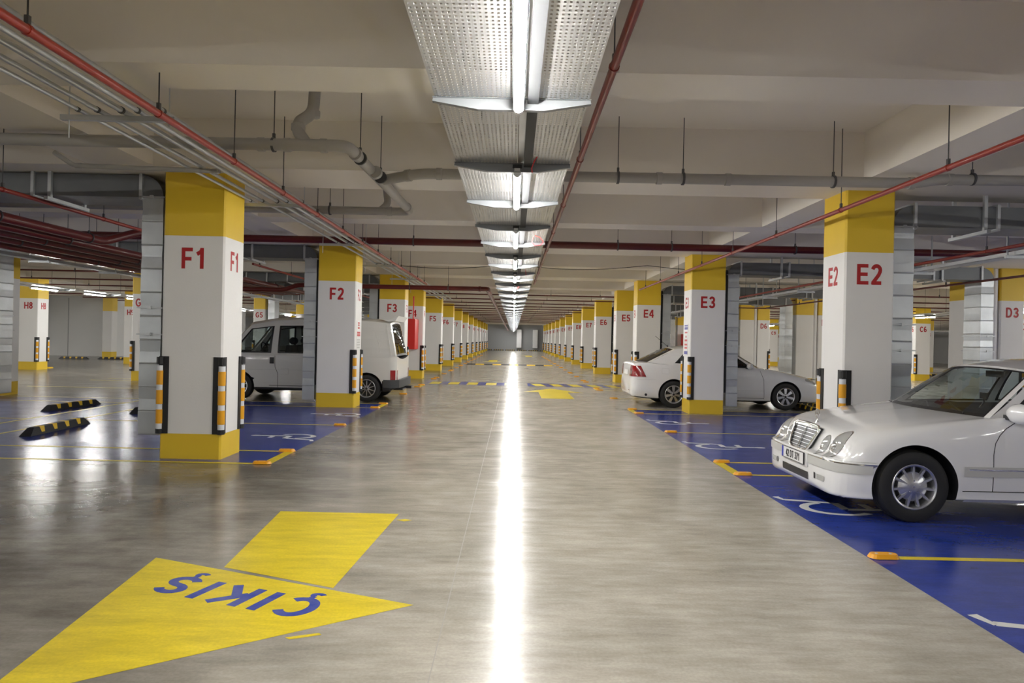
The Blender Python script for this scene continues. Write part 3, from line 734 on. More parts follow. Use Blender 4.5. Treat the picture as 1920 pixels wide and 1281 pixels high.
# large red mains
pipe('fire_main', 'thick dark red main crossing the lane overhead in front of column E3', [(-9.6, 12.7, 3.28), (9.5, 12.7, 3.28)], .067, 'dark_red_pipe', group='dark red mains',
     clamps=[((x, 12.7, 3.28), XD, 'c') for x in (-3.0, -1.9, 1.9, 2.9, 5.2)])
pipe('fire_main', 'dark red main with an elbow turning down the lane near column F3', [(-8.15, 19.5, 2.78), (-6.6, 19.5, 2.78), (-6.2, 19.5, 2.93), (-.78, 19.5, 2.93), (-.78, 88, 2.70)], .066, 'dark_red_pipe', group='dark red mains',
     joints=(((-1.0, 19.5, 2.93), XD), ((-.78, 19.8, 2.93), YD)), clamps=[((x, 19.5, 2.93), XD, 'c') for x in (-3.0, -1.9)])
for k, (x, z) in enumerate(((-7.0, 3.02), (-7.35, 2.98), (-7.75, 2.95), (-8.15, 2.93), (-8.6, 2.9))):
    nm = ['nearest to the lane', 'second from the lane', 'middle', 'fourth from the lane', 'farthest from the lane'][k]
    if k == 0: path = [(x, -2, z), (x, 11.6, z), (x+.35, 12.1, z+.25), (x+.9, 12.7, z+.26)]
    else: path = [(x, -2, z), (x, 24, z)]
    pipe('fire_main', f'dark red main over the left bays, {nm}', path, .072 if k < 2 else .06, 'dark_red_pipe', group='dark red mains', clamps=[((x, y, z), YD, 'c') for y in (9.2, 11.2, 14, 17.5, 21)])
for k in range(15):
    y = 26.3+3.04*k
    pipe('sprinkler_pipe', f'thin red sprinkler pipe crossing the far lane, {ORD[k]} of the parallel run', [(-4.1, y, 3.22), (4.5, y, 3.22)], .024, 'dark_red_pipe', group='parallel sprinkler pipes over the far lane', seg=8,
         clamps=[((x, y, 3.22), XD, 'c') for x in (-2.5, 1.4, 3.3)])
for k in range(8):
    y = 16.5+3.05*k
    pipe('sprinkler_pipe', f'thin red pipe crossing the left side lane, {ORD[k]} from the camera', [(-22, y, 3.2), (-9.0, y, 3.2)], .024, 'dark_red_pipe', group='pipes over the left side lane', seg=8, clamps=[((x, y, 3.2), XD, 'c') for x in (-20, -16, -12.6)])
    pipe('sprinkler_pipe', f'thin red pipe crossing the right side lane, {ORD[k]} from the camera', [(9.0, y+6, 3.2), (26, y+6, 3.2)], .024, 'dark_red_pipe', group='pipes over the right side lane', seg=8, clamps=[((x, y+6, 3.2), XD, 'c') for x in (10, 14, 20)])
# galvanised channels (cable trunking) over the bays
for x, z, y0, y1, lab in ((7.25, 2.86, 4, 34, 'long galvanised cable channel over the right bays'), (-9.9, 2.93, 6, 34, 'long galvanised cable channel over the left bays')):
    mb = MB().box(-.12, .12, 0, y1-y0, 0, .004).box(-.12, -.116, 0, y1-y0, 0, .06).box(.116, .12, 0, y1-y0, 0, .06)
    r = tag(obj('cable_channel', mb, 'galvanised', None, loc=(x, y0, z)), lab, 'cable tray')
    for k in range(int((y1-y0)/2.4)):
        y = 1.0+k*2.4
        obj('channel_support', MB().box(-.22, .22, y-.02, y+.02, -.04, 0).box(-.20, -.18, y-.01, y+.01, 0, ceil_at(y0+y)-z).box(.18, .20, y-.01, y+.01, 0, ceil_at(y0+y)-z), 'galvanised', r)
# PVC drains
PX = .057
pipe('drain_pipe', 'grey drain pipe crossing the upper left with an elbow above the lane', [(-12, 6.6, 3.33), (-1.62, 6.5, 3.31), (-1.50, 9.7, 3.285), (-9.5, 9.75, 3.29)], PX, 'pvc_grey', group='grey drain pipes',
     joints=(((-2.45, 6.52, 3.312), XD), ((-2.2, 6.52, 3.312), XD), ((-1.85, 6.51, 3.31), XD), ((-1.60, 6.75, 3.3), (.08,1,-.03)), ((-1.53, 7.4, 3.28), (.08,1,-.03)), ((-1.505, 9.4, 3.286), (.04,1,-.01)), ((-1.8, 9.7, 3.285), XD), ((-3.0, 9.71, 3.286), XD)),
     clamps=(((-2.33, 6.52, 3.312), XD, 'c'), ((-1.59, 6.9, 3.3), (.08,1,-.03), 'c'), ((-1.52, 7.6, 3.275), (.08,1,-.03), 'c'), ((-2.65, 9.71, 3.286), XD, 'c'), ((-5.2, 9.73, 3.288), XD, 'c')))
pipe('drain_pipe', 'short bent grey pipe dropping from the ceiling into the left drain', [(-2.02, 6.76, 3.96), (-2.03, 6.76, 3.70), (-2.12, 6.6, 3.56), (-2.12, 6.56, 3.46), (-2.02, 6.52, 3.33)], PX, 'pvc_grey', group='grey drain pipes',
     joints=(((-2.03, 6.76, 3.69), (0,0,1)), ((-2.12, 6.58, 3.5), (0,0,1)), ((-2.02, 6.76, 3.955), (0,0,1))))
pipe('drain_pipe', 'grey drain pipe crossing the lane above the column marked E2', [(-1.50, 7.7, 3.27), (-1.05, 7.45, 3.29), (4.35, 7.45, 3.30), (4.62, 7.5, 3.36), (9.8, 7.5, 3.38)], PX, 'pvc_grey', group='grey drain pipes',
     joints=(((-1.2, 7.53, 3.285), (.9,-.5,0)), ((-.85, 7.45, 3.29), XD), ((1.55, 7.45, 3.294), XD), ((2.3, 7.45, 3.296), XD), ((4.3, 7.45, 3.30), XD), ((4.75, 7.5, 3.36), XD)),
     clamps=(((1.1, 7.45, 3.293), XD, 'c'), ((1.81, 7.45, 3.295), XD, 'c'), ((3.45, 7.45, 3.298), XD, 'c'), ((5.0, 7.5, 3.37), XD, 'c')))
pipe('drain_pipe', 'short bent grey pipe rising from the second left drain', [(-1.95, 9.72, 3.285), (-1.85, 9.85, 3.42), (-1.9, 9.95, 3.6), (-1.9, 9.95, 3.96)], .05, 'pvc_grey', group='grey drain pipes')
# loose black cable slung across the lane
pts = []
for k in range(41):
    s = k/40; x = -3.3+s*10.3; z = 3.25 + .12*s - .11*abs(math.sin(s*PI*3.2))
    pts.append((x, 16.2, z))
pipe('slung_cable', 'thin black cable slung in shallow loops across the lane', pts, .008, 'cable_black', cat='cable', seg=6, bend=False)

# ------------------------------------------------------------------ small hardware
def stud_meshes():
    b = MB(); n = 8
    L, W, H = .22, .11, .028
    out = []
    for k in range(16):
        a = 2*PI*k/16; cx = .055 if math.cos(a) >= 0 else -.055
        out.append((cx+.055*math.cos(a), .055*math.sin(a)))
    vs = [(x, y, 0) for x, y in out] + [(x*.86, y*.72, H) for x, y in out]
    fs = [tuple(range(16, 32))] + [(i, (i+1) % 16, 16+(i+1) % 16, 16+i) for i in range(16)]
    b.add(vs, fs)
    bm_ = b.mesh('stud_body', 'stud_orange')
    rf = MB()
    for s in (-1, 1): rf.lathe([(.0, H+.002), (.010, H+.0015), (.013, H-.004)], 8, 'z', c=(s*.05, 0, 0))
    return bm_, rf.mesh('stud_lens', 'stud_red', 40), rf.mesh('stud_lens', 'stud_clear', 40)
SB, SR, SW_ = stud_meshes()
def stud(x, y, side, k):
    s = thing('road_stud', f'orange reflective road stud on the {side} edge of the lane, {ORD[k]} from the camera', 'road stud', (x, y, .004), 0, 'orange road studs along the lane')
    link('stud_body', SB, s); link('stud_lens', SR if side == 'left' else SW_, s)
for k, y in enumerate(Lr): stud(ER+.11, y, 'right', k)
for k, y in enumerate(Ll): stud(EL-.10, y, 'left', k)

def stop_meshes():
    L = 1.5; b = MB()
    b.add([(-L/2,-.08,0),(L/2,-.08,0),(L/2,.08,0),(-L/2,.08,0),(-L/2+.13,-.045,.11),(L/2-.13,-.045,.11),(L/2-.13,.045,.11),(-L/2+.13,.045,.11)],
          [(0,3,2,1),(4,5,6,7),(0,1,5,4),(1,2,6,5),(2,3,7,6),(3,0,4,7)])
    bm_ = b.mesh('rubber_block', 'black_rubber')
    y = MB()
    for k in range(4):
        c = -.45+k*.3; y.add([(c-.055,-.0475,.1125),(c+.055,-.0475,.1125),(c+.055,.0475,.1125),(c-.055,.0475,.1125),(c-.035,-.071,.033),(c+.035,-.071,.033),(c+.035,.071,.033),(c-.035,.071,.033)],
              [(0,1,2,3),(4,5,1,0),(3,2,6,7)])
    return bm_, y.mesh('yellow_patches', 'stop_yellow', recalc=False)
STB, STY = stop_meshes()
def stop(x, y, rz, label, group=None):
    s = thing('wheel_stop', label, 'wheel stop', (x, y, .003), rz, group or 'rubber wheel stops')
    link('rubber_block', STB, s); link('yellow_patches', STY, s)
stop(-6.82, 10.25, PI/2+.06, 'black and yellow wheel stop nearest the camera in the left blue bays')
stop(-8.5, 13.2, PI/2-.04, 'black and yellow wheel stop second from the camera in the left blue bays')
stop(-6.85, 13.1, PI/2, 'black wheel stop half hidden behind the duct of column F1')
stop(6.85, 15.95, PI/2, 'black wheel stop under the front wheel of the white sedan')
stop(7.35, 17.0, PI/2, 'yellow-patched wheel stop just beyond the nose of the white sedan')
for k in range(3): stop(-22.9+k*1.72, 35.6+k*.5, 0.05, f'wheel stop before the inner wall at the left, {ORD[k]} from the left', 'wheel stops by the inner wall')
for k in range(3): stop(21.2+k*1.7, 37.6-k*.4, 0, f'wheel stop seen between the right ducts, {ORD[k]} from the left', 'wheel stops at the far right')
for k in range(6): stop(-3.6+k*1.58, 93.1, 0, f'tiny wheel stop against the end wall, {ORD[k]} from the left', 'wheel stops at the end wall')
# two bright ducts on the end wall
for k, x in enumerate((.75, 2.95)):
    mb = MB(); riser_mesh(mb, -.33, .33, 0, .4, .4, 2.9)
    tag(obj('wall_duct', mb, 'rib_light', None, loc=(x, 93.5, 0)), f'bright ribbed duct on the end wall, {["left", "right"][k]} one of the pair', 'duct')
mb = MB(); riser_mesh(mb, -.6, .6, 0, .5, .9, 3.3)
tag(obj('wall_duct', mb, 'duct_metal', None, loc=(-27.9, 39.4, 0)), 'ribbed duct with a vent standing before the inner wall at the left', 'duct')

# ------------------------------------------------------------------ cars
def cr(P, n):
    """Catmull-Rom through a list of tuples, n points per span"""
    out = []; m = len(P)
    for i in range(m-1):
        p0 = P[max(i-1, 0)]; p1 = P[i]; p2 = P[i+1]; p3 = P[min(i+2, m-1)]
        for k in range(n):
            t_ = k/n; t2 = t_*t_; t3 = t2*t_
            out.append(tuple(.5*((2*b)+(-a+c)*t_+(2*a-5*b+4*c-d)*t2+(-a+3*b-3*c+d)*t3) for a, b, c, d in zip(p0, p1, p2, p3)))
    out.append(tuple(P[-1])); return out
def lin(P, s):
    n = len(P)-1; f = min(max(s, 0), 1)*n; i = min(int(f), n-1); t_ = f-i
    return Vector(P[i])*(1-t_)+Vector(P[i+1])*t_
def body_loft(st, nsub=7, mi_deck=None):
    """st: list of (x, zb, wb, zl, wm, zm, wsh, zsh, wt, zt, zc)"""
    S = cr(st, nsub); G = []
    for (x, zb, wb, zl, wm, zm, wsh, zsh, wt, zt, zc) in S:
        half = [(0, zb), (wb*.6, zb), (wb, zb+.005), (wm*.985, zl), (wm, zm), (wsh, zsh), (wt, zt), (wt*.5, zc-(zc-zt)*.28), (0, zc)]
        h = cr(half, 7)
        ring = [(x, y, z) for y, z in h] + [(x, -y, z) for y, z in h[-2:0:-1]]
        G.append(ring)
    mb = MB(); n = len(G[0])
    vs = [p for g in G for p in g]; fs = []
    for i in range(len(G)-1):
        for j in range(n):
            j2 = (j+1) % n
            fs.append((i*n+j, i*n+j2, (i+1)*n+j2, (i+1)*n+j))
    fs.append(tuple(range(n-1, -1, -1))); fs.append(tuple((len(G)-1)*n+j for j in range(n)))
    mb.add(vs, fs)
    return mb
def car(name, label, loc, rz, S):
    root = thing(name, label, S['cat'], loc, rz)
    paint = S['paint']
    mb = body_loft(S['st'])
    body = obj('body', mb, [paint, 'car_black', 'car_interior'], root, 32)
    nm = body.data
    import bmesh
    bm = bmesh.new(); bm.from_mesh(nm)
    fine = [f for f in bm.faces if any(abs((f.calc_center_median().xz if False else Vector((f.calc_center_median().x-ax, f.calc_center_median().z-S['wr']))).length - S['arch']) < .07 for ax in S['axles']) and abs(f.calc_center_median().y) > .40]
    bmesh.ops.subdivide_edges(bm, edges=list({e for f in fine for e in f.edges}), cuts=1, use_grid_fill=True)
    liner = MB()
    for ax in S['axles']:
        for sg in (-1, 1):
            dead = [f for f in bm.faces if sg*f.calc_center_median().y > .47 and Vector((f.calc_center_median().x-ax, f.calc_center_median().z-S['wr'])).length < S['arch']-.003]
            ds = set(dead)
            rim = {v for f in dead for v in f.verts if any(g not in ds for g in v.link_faces)}
            bmesh.ops.delete(bm, geom=dead, context='FACES_ONLY')
            ring = []
            for v in rim:
                if not v.is_valid or sg*v.co.y < .50: continue
                d = Vector((v.co.x-ax, v.co.z-S['wr']))
                if abs(d.length-S['arch']) > .05: continue
                d = d.normalized()*S['arch']
                v.co.x = ax+d.x; v.co.z = S['wr']+d.y
                ring.append((math.atan2(d.y, d.x), v.co.copy()))
            ring = sorted([r_ for r_ in ring if abs(r_[1].y) > .70], key=lambda q: q[0])
            ring = [r_ for r_ in ring if r_[0] > -1.0 or r_[0] < -2.2]
            ring = sorted([((a if a > -1.3 else a+2*PI), c_) for a, c_ in ring], key=lambda q: q[0])
            out = []
            for a, c_ in ring:
                if not out or a-out[-1][0] > .03: out.append((a, c_))
            G = [[(c_.x, c_.y, c_.z) for a, c_ in out], [(c_.x, sg*.46, c_.z) for a, c_ in out]]
            liner.grid(G)
            liner.prism([(ax+(S['arch']+.01)*math.cos(a), S['wr']+(S['arch']+.01)*math.sin(a)) for a in [PI*k/24 for k in range(25)]] , sg*.455, sg*.46, 'y')
    loose = [v for v in bm.verts if not v.link_faces]
    bmesh.ops.delete(bm, geom=loose, context='VERTS')
    bm.to_mesh(nm); bm.free()
    obj('arch_liner', liner, 'car_black', root, recalc=False)
    nm.materials.clear()
    for m in (paint, 'car_black', 'car_interior'): nm.materials.append(MATS[m])
    xa, xb = S['cabin']
    for p in nm.polygons:
        c = p.center; p.material_index = 0
        if p.normal.z < -.8 and c.z < S['under']: p.material_index = 1
        if xb < c.x < xa and p.normal.z > .5 and abs(c.y) < S['deckw'] and c.z < S['belt']+.03: p.material_index = 2
        if S.get('skirt') and c.z < S['skirt'](c.x) and p.material_index == 0: p.material_index = 1
    nm.polygons.foreach_set('use_smooth', [True]*len(nm.polygons)); nm.set_sharp_from_angle(angle=R(32))
    bvh = BVHTree.FromPolygons([v.co.copy() for v in nm.vertices], [tuple(p.vertices) for p in nm.polygons])
    # greenhouse ----------------------------------------------------
    belt, rail = S['belt_curve'], S['rail_curve']
    bow0, bow1, crown = S['bow_front'], S['bow_rear'], S['crown']
    def side_pt(s, t_, sg, off=0.0):
        a = lin(belt, s); b = lin(rail, s); p = a.lerp(b, t_)
        y = p.y + .035*4*t_*(1-t_)*S.get('bulge', 1) + off
        return (p.x, sg*y, p.z)
    SIDE = {}
    wins = S['windows']
    eps = .012
    sv = sorted(set([0, 1] + [k/16 for k in range(17)] + [v for w_ in wins for v in (w_[0], w_[1], w_[0]+eps, w_[1]-eps)]))
    tv = sorted(set([0, .25, .5, .75, 1] + [v for w_ in wins for v in (w_[2], w_[3], w_[2]+eps*3, w_[3]-eps*3)]))
    for sg in (-1, 1):
        fr = MB(); gls = [MB() for _ in wins]; rbs = [MB() for _ in wins]; SIDE[sg] = (fr, gls, rbs)
        for i in range(len(sv)-1):
            for j in range(len(tv)-1):
                s0, s1, t0, t1 = sv[i], sv[i+1], tv[j], tv[j+1]; sm, tm = (s0+s1)/2, (t0+t1)/2
                tgt, off = fr, 0
                for wi, w_ in enumerate(wins):
                    if w_[0] < sm < w_[1] and w_[2] < tm < w_[3]:
                        if w_[0]+eps < sm < w_[1]-eps and w_[2]+eps*3 < tm < w_[3]-eps*3: tgt, off = gls[wi], -.006
                        else: tgt, off = rbs[wi], .001
                q = [side_pt(s0, t0, sg, off), side_pt(s1, t0, sg, off), side_pt(s1, t1, sg, off), side_pt(s0, t1, sg, off)]
                tgt.add(q, [(0, 1, 2, 3) if sg < 0 else (3, 2, 1, 0)])
    # roof
    n = 16; m_ = 14; G = []
    for i in range(n+1):
        s = i/n; a = lin(rail, s); bw = bow0*(1-s) - bow1*s
        row = []
        for j in range(m_+1):
            u = -1+2*j/m_
            row.append((a.x + bw*(1-u*u), a.y*u, a.z + crown*(1-u*u)**.8*(1 if S.get('boxroof') is None else 1)))
        G.append(row)
    rf = MB(); rf.grid(G)
    roof = obj('roof', rf, paint, root, 60)
    # windscreen and rear window
    def screen(A0, A1, bowb, bowt, zc0, name, margin=.06, tb=.03, mat_='car_glass', outer=True):
        f2 = MB(); g2 = MB(); r2 = MB()
        us = sorted(set([-1, 1, -1+margin, 1-margin, -1+margin+.02, 1-margin-.02] + [k/6 for k in range(-5, 6)]))
        us = [u for u in us if abs(u) in (1,) or abs(u) <= 1-margin]
        ts = [0, tb, tb+.03, .3, .6, .93, .96, 1]
        def P(u, t_):
            a = Vector(A0).lerp(Vector(A1), t_); bw = bowb*(1-t_)+bowt*t_
            zc = zc0*(1-t_) + crown*t_
            return (a.x+bw*(1-u*u), a.y*u, a.z+zc*(1-u*u)**.8)
        for i in range(len(us)-1):
            for j in range(len(ts)-1):
                u0, u1, t0, t1 = us[i], us[i+1], ts[j], ts[j+1]; um, tm = abs((u0+u1)/2), (t0+t1)/2
                if um > 1-margin or tm > .96: tg = f2
                elif um > 1-margin-.02 or tm > .93 or tm < tb+.03: tg = r2
                else: tg = g2
                tg.add([P(u0,t0), P(u1,t0), P(u1,t1), P(u0,t1)], [(0,1,2,3)])
        obj(name+'_frame', f2, paint, root, 60)
        g = obj(name, g2, mat_, root, 60, recalc=False)
        obj('rubber_seal', r2, 'car_black', g, 60)
    screen(belt[0], rail[0], S['cowl_bow'], bow0, S['cowl_z'], 'windscreen', mat_=S.get('glass', 'car_glass'))
    screen(belt[-1], rail[-1], -S['tail_bow'], -bow1, S['tail_z'], 'rear_window', margin=S.get('rmargin', .10), mat_=S.get('rglass', 'car_glass'))
    for fr, gls, rbs in SIDE.values():
        obj('window_frame', fr, paint, root, 40)
        for g_, r_ in zip(gls, rbs):
            gl = obj('side_window', g_, S.get('glass', 'car_glass'), root, 60)
            obj('window_rubber', r_, 'car_black', gl)
    # wheels
    for ax in S['axles']:
        for s in (-1, 1):
            wheel(root, (ax, s*S['track'], S['wr']), s, S)
    return root, bvh
def wheel(root, c, s, S):
    Rr, rr, wd = S['wr'], S['rim'], S.get('tw', .2)
    key = (S['name'], 'w')
    if key not in _c:
        h = wd/2
        ty = MB().lathe([(rr-.01, -h*.9), (rr+.012, -h), (Rr-.05, -h*1.06), (Rr-.012, -h*.9), (Rr-.002, -h*.7), (Rr, -h*.3), (Rr-.006, -h*.27), (Rr-.006, -h*.2), (Rr, -h*.17), (Rr, h*.17), (Rr-.006, h*.2), (Rr-.006, h*.27), (Rr, h*.3), (Rr-.002, h*.7), (Rr-.012, h*.9), (Rr-.05, h*1.06), (rr+.012, h), (rr-.01, h*.9)], 48, 'y')
        tym = ty.mesh('tyre', 'tyre_rubber', 40)
        rm = MB().lathe([(rr+.004, h), (rr-.002, h+.004), (rr-.014, h-.001), (rr-.022, h-.03), (rr-.03, -h*.8), (rr-.01, -h*.9)], 48, 'y')
        face = h-.018
        if S['spoke'] == 'star':      # dished centre disc with thin blades
            rm.lathe([(0, face+.012), (.035, face+.014), (.05, face+.010), (rr*.60, face-.004), (rr*.66, face-.016), (rr*.66, face-.03)], 40, 'y')
            for k in range(11):
                a = 2*PI*k/11+PI/2
                p = lambda r_, w_, y_: [(r_*math.cos(a)-w_*math.sin(a), y_, r_*math.sin(a)+w_*math.cos(a)), (r_*math.cos(a)+w_*math.sin(a), y_, r_*math.sin(a)-w_*math.cos(a))]
                A = p(rr*.30, .004, face+.008); B = p(rr*.62, .011, face+.002); C = p(rr*.95, .008, face+.004)
                A2 = p(rr*.30, .006, face-.006); B2 = p(rr*.62, .016, face-.02); C2 = p(rr*.95, .014, face-.02)
                rm.add(A+B+C+A2+B2+C2, [(0,1,3,2), (2,3,5,4), (0,2,8,6), (2,4,10,8), (1,7,9,3), (3,9,11,5)])
        else:
            n = S['nsp']; dbl = S['spoke'] == 'double'
            rm.lathe([(0, face+.002), (.03, face+.004), (.06, face-.004), (.065, face-.03)], 30, 'y')
            for k in range(n):
                a = 2*PI*k/n+PI/2
                w0, w1 = (.011, .007) if dbl else (.020, .034)
                p = lambda r_, w_, y_: [(r_*math.cos(a)-w_*math.sin(a), y_, r_*math.sin(a)+w_*math.cos(a)), (r_*math.cos(a)+w_*math.sin(a), y_, r_*math.sin(a)-w_*math.cos(a))]
                A = p(.05, w0, face-.002); B = p(rr*.6, (w0+w1)/2, face-.004); C = p(rr*.96, w1, face-.008)
                A2 = p(.05, w0, face-.03); B2 = p(rr*.6, (w0+w1)/2, face-.03); C2 = p(rr*.96, w1, face-.03)
                rm.add(A+B+C+A2+B2+C2, [(0,1,3,2), (2,3,5,4), (0,2,8,6), (2,4,10,8), (1,7,9,3), (3,9,11,5)])
        rmm = rm.mesh('rim', 'alloy', 35)
        dk = MB().lathe([(0, 0.0), (rr-.03, 0.0)], 30, 'y').lathe([(rr*.55, face-.035), (rr*.72, face-.035)], 20, 'y')
        dkm = dk.mesh('brake_disc', 'alloy_dark')
        bl = MB()
        for k in range(5):
            a = 2*PI*k/5+.3; bl.lathe([(.0, face+.012), (.006, face+.012), (.010, face+.006), (.010, face-.004)], 8, 'y', c=(.052*math.cos(a), 0, .052*math.sin(a)))
        bl.lathe([(0, face+.013), (.022, face+.012), (.026, face+.004)], 16, 'y')
        _c[key] = (tym, rmm, dkm, bl.mesh('wheel_bolts', 'chrome' if S['spoke'] == 'star' else 'alloy_dark', 40))
    tym, rmm, dkm, blm = _c[key]
    w_ = link('wheel', None, root, c, (0, 0, 0 if s > 0 else PI))
    link('tyre', tym, w_); link('rim', rmm, w_); link('brake_disc', dkm, w_); link('wheel_bolts', blm, w_)
def conform(bvh, name, G, mt, parent, off=.004, thick=True, smooth=40, dome=None):
    """G: grid of (origin, direction); projects onto the body and lays a thin patch on it"""
    out = []
    for i, row in enumerate(G):
        rr = []
        for j, (o, d) in enumerate(row):
            h, n_, _, _ = bvh.ray_cast(Vector(o), Vector(d).normalized())
            if h is None:
                h = Vector(o) + Vector(d).normalized()*1.0; n_ = -Vector(d).normalized()
            if n_.dot(Vector(d)) > 0 and (Vector(o).length > 0 and dome != 'in'): n_ = -n_ if n_.dot(Vector(d)) > 0 else n_
            e = off
            rr.append(h + n_*e)
        out.append(rr)
    mb = MB(); mb.grid(out)
    return obj(name, mb, mt, parent, smooth, recalc=False)
def side_grid(x0, x1, z0, z1, sg, ni=14, nj=4, skew=0.0):
    return [[((x0+(x1-x0)*i/ni+skew*(j/nj), sg*2, z0+(z1-z0)*j/nj), (0, -sg, 0)) for j in range(nj+1)] for i in range(ni+1)]
def disk_on(bvh, name, cy, cz, ry, rz_, tilt, mt, parent, off=.006, dome=.02, dirx=-1, sup=2.0, seg=24, rings=5):
    """elliptic lamp lens projected along x"""
    vs = []; fs = []
    for r_ in range(rings+1):
        q = r_/rings
        for k in range(seg):
            a = 2*PI*k/seg; ca, sa = math.cos(a), math.sin(a)
            f = (abs(ca)**sup+abs(sa)**sup)**(-1/sup)
            y0, z0 = ry*q*ca*f, rz_*q*sa*f
            y = cy + y0*math.cos(tilt)-z0*math.sin(tilt); z = cz + y0*math.sin(tilt)+z0*math.cos(tilt)
            h, n_, _, _ = bvh.ray_cast(Vector((-dirx*6-1.3, y, z)), Vector((dirx, 0, 0)))
            if h is None: h = Vector((0, y, z)); n_ = Vector((-dirx, 0, 0))
            vs.append(h+n_*(off+dome*(1-q*q)))
    for r_ in range(rings):
        for k in range(seg):
            k2 = (k+1) % seg; fs.append((r_*seg+k, r_*seg+k2, (r_+1)*seg+k2, (r_+1)*seg+k))
    return obj(name, MB().add(vs, fs), mt, parent, 60)
def seam_side(bvh, pts, sg, parent, r=.003, name='door_seam', m='car_black'):
    P = []
    for i in range(len(pts)-1):
        for k in range(8):
            s = k/8; P.append((pts[i][0]*(1-s)+pts[i+1][0]*s, pts[i][1]*(1-s)+pts[i+1][1]*s))
    P.append(pts[-1]); Q = []
    for x, z in P:
        h, n_, _, _ = bvh.ray_cast(Vector((x, sg*2, z)), Vector((0, -sg, 0)))
        if h: Q.append(h)
    if len(Q) > 1: return obj(name, MB().tube(Q, r, 6), m, parent)
def wrap_grid(cx, cy, th0, th1, z0, z1, nt=24, nz=4):
    return [[((cx, cy, z0+(z1-z0)*j/nz), (math.cos(th0+(th1-th0)*i/nt), math.sin(th0+(th1-th0)*i/nt), 0)) for j in range(nz+1)] for i in range(nt+1)]
def conform_in(bvh, name, G, mt, parent, off=.006, smooth=40):
    out = []
    for row in G:
        rr = []
        for o, d in row:
            d = Vector(d).normalized(); h, n_, _, _ = bvh.ray_cast(Vector(o), d)
            if h is None: h = Vector(o)+d*.8
            rr.append(h + d*off)
        out.append(rr)
    return obj(name, MB().grid(out), mt, parent, smooth)
def seats(root, xs, zs, wy, m='car_interior', head=True):
    for x in xs:
        for s in (-1, 1):
            mb = MB().prism([(x-.08, zs-.35), (x+.10, zs-.35), (x+.0, zs+.13), (x-.12, zs+.13)], s*wy-.23, s*wy+.23, 'y')
            st_ = obj('seat_back', mb, m, root)
            if head: obj('head_rest', MB().lathe([(0, -.13), (.07, -.12), (.09, -.05), (.09, .05), (.07, .12), (0, .13)], 10, 'y', c=(x-.09, s*wy, zs+.23)), m, st_, 40)
def mirror(root, x, y, z, sg, m, size=1.0):
    mb = MB(); prof = [(0, -.10), (.05, -.09), (.075, -.05), (.082, 0), (.075, .06), (.05, .10), (0, .11)]
    mb.lathe(prof, 16, 'y', c=(0, 0, 0))
    vs = [(v[0]*.75*size, v[1]*size*1.05, v[2]*.92*size) for v in mb.v]; mb.v = vs
    o = obj('door_mirror', mb, m, root, 50, loc=(x, sg*y, z))
    obj('mirror_arm', MB().box(-.05, .03, -.16*sg if sg > 0 else .0, 0.0 if sg > 0 else .16, -.06, -.02), 'car_black', o)
def steering(root, x, y, z, r=.18):
    ob = obj('steering_wheel', MB().tube([(x + .06*math.sin(2*PI*k/24), y+r*math.cos(2*PI*k/24), z+r*.9*math.sin(2*PI*k/24)) for k in range(25)], .013, 8, caps=False).box(x-.02, x+.01, y-.15, y+.15, z-.03, z+.03), 'car_black', root, 40)

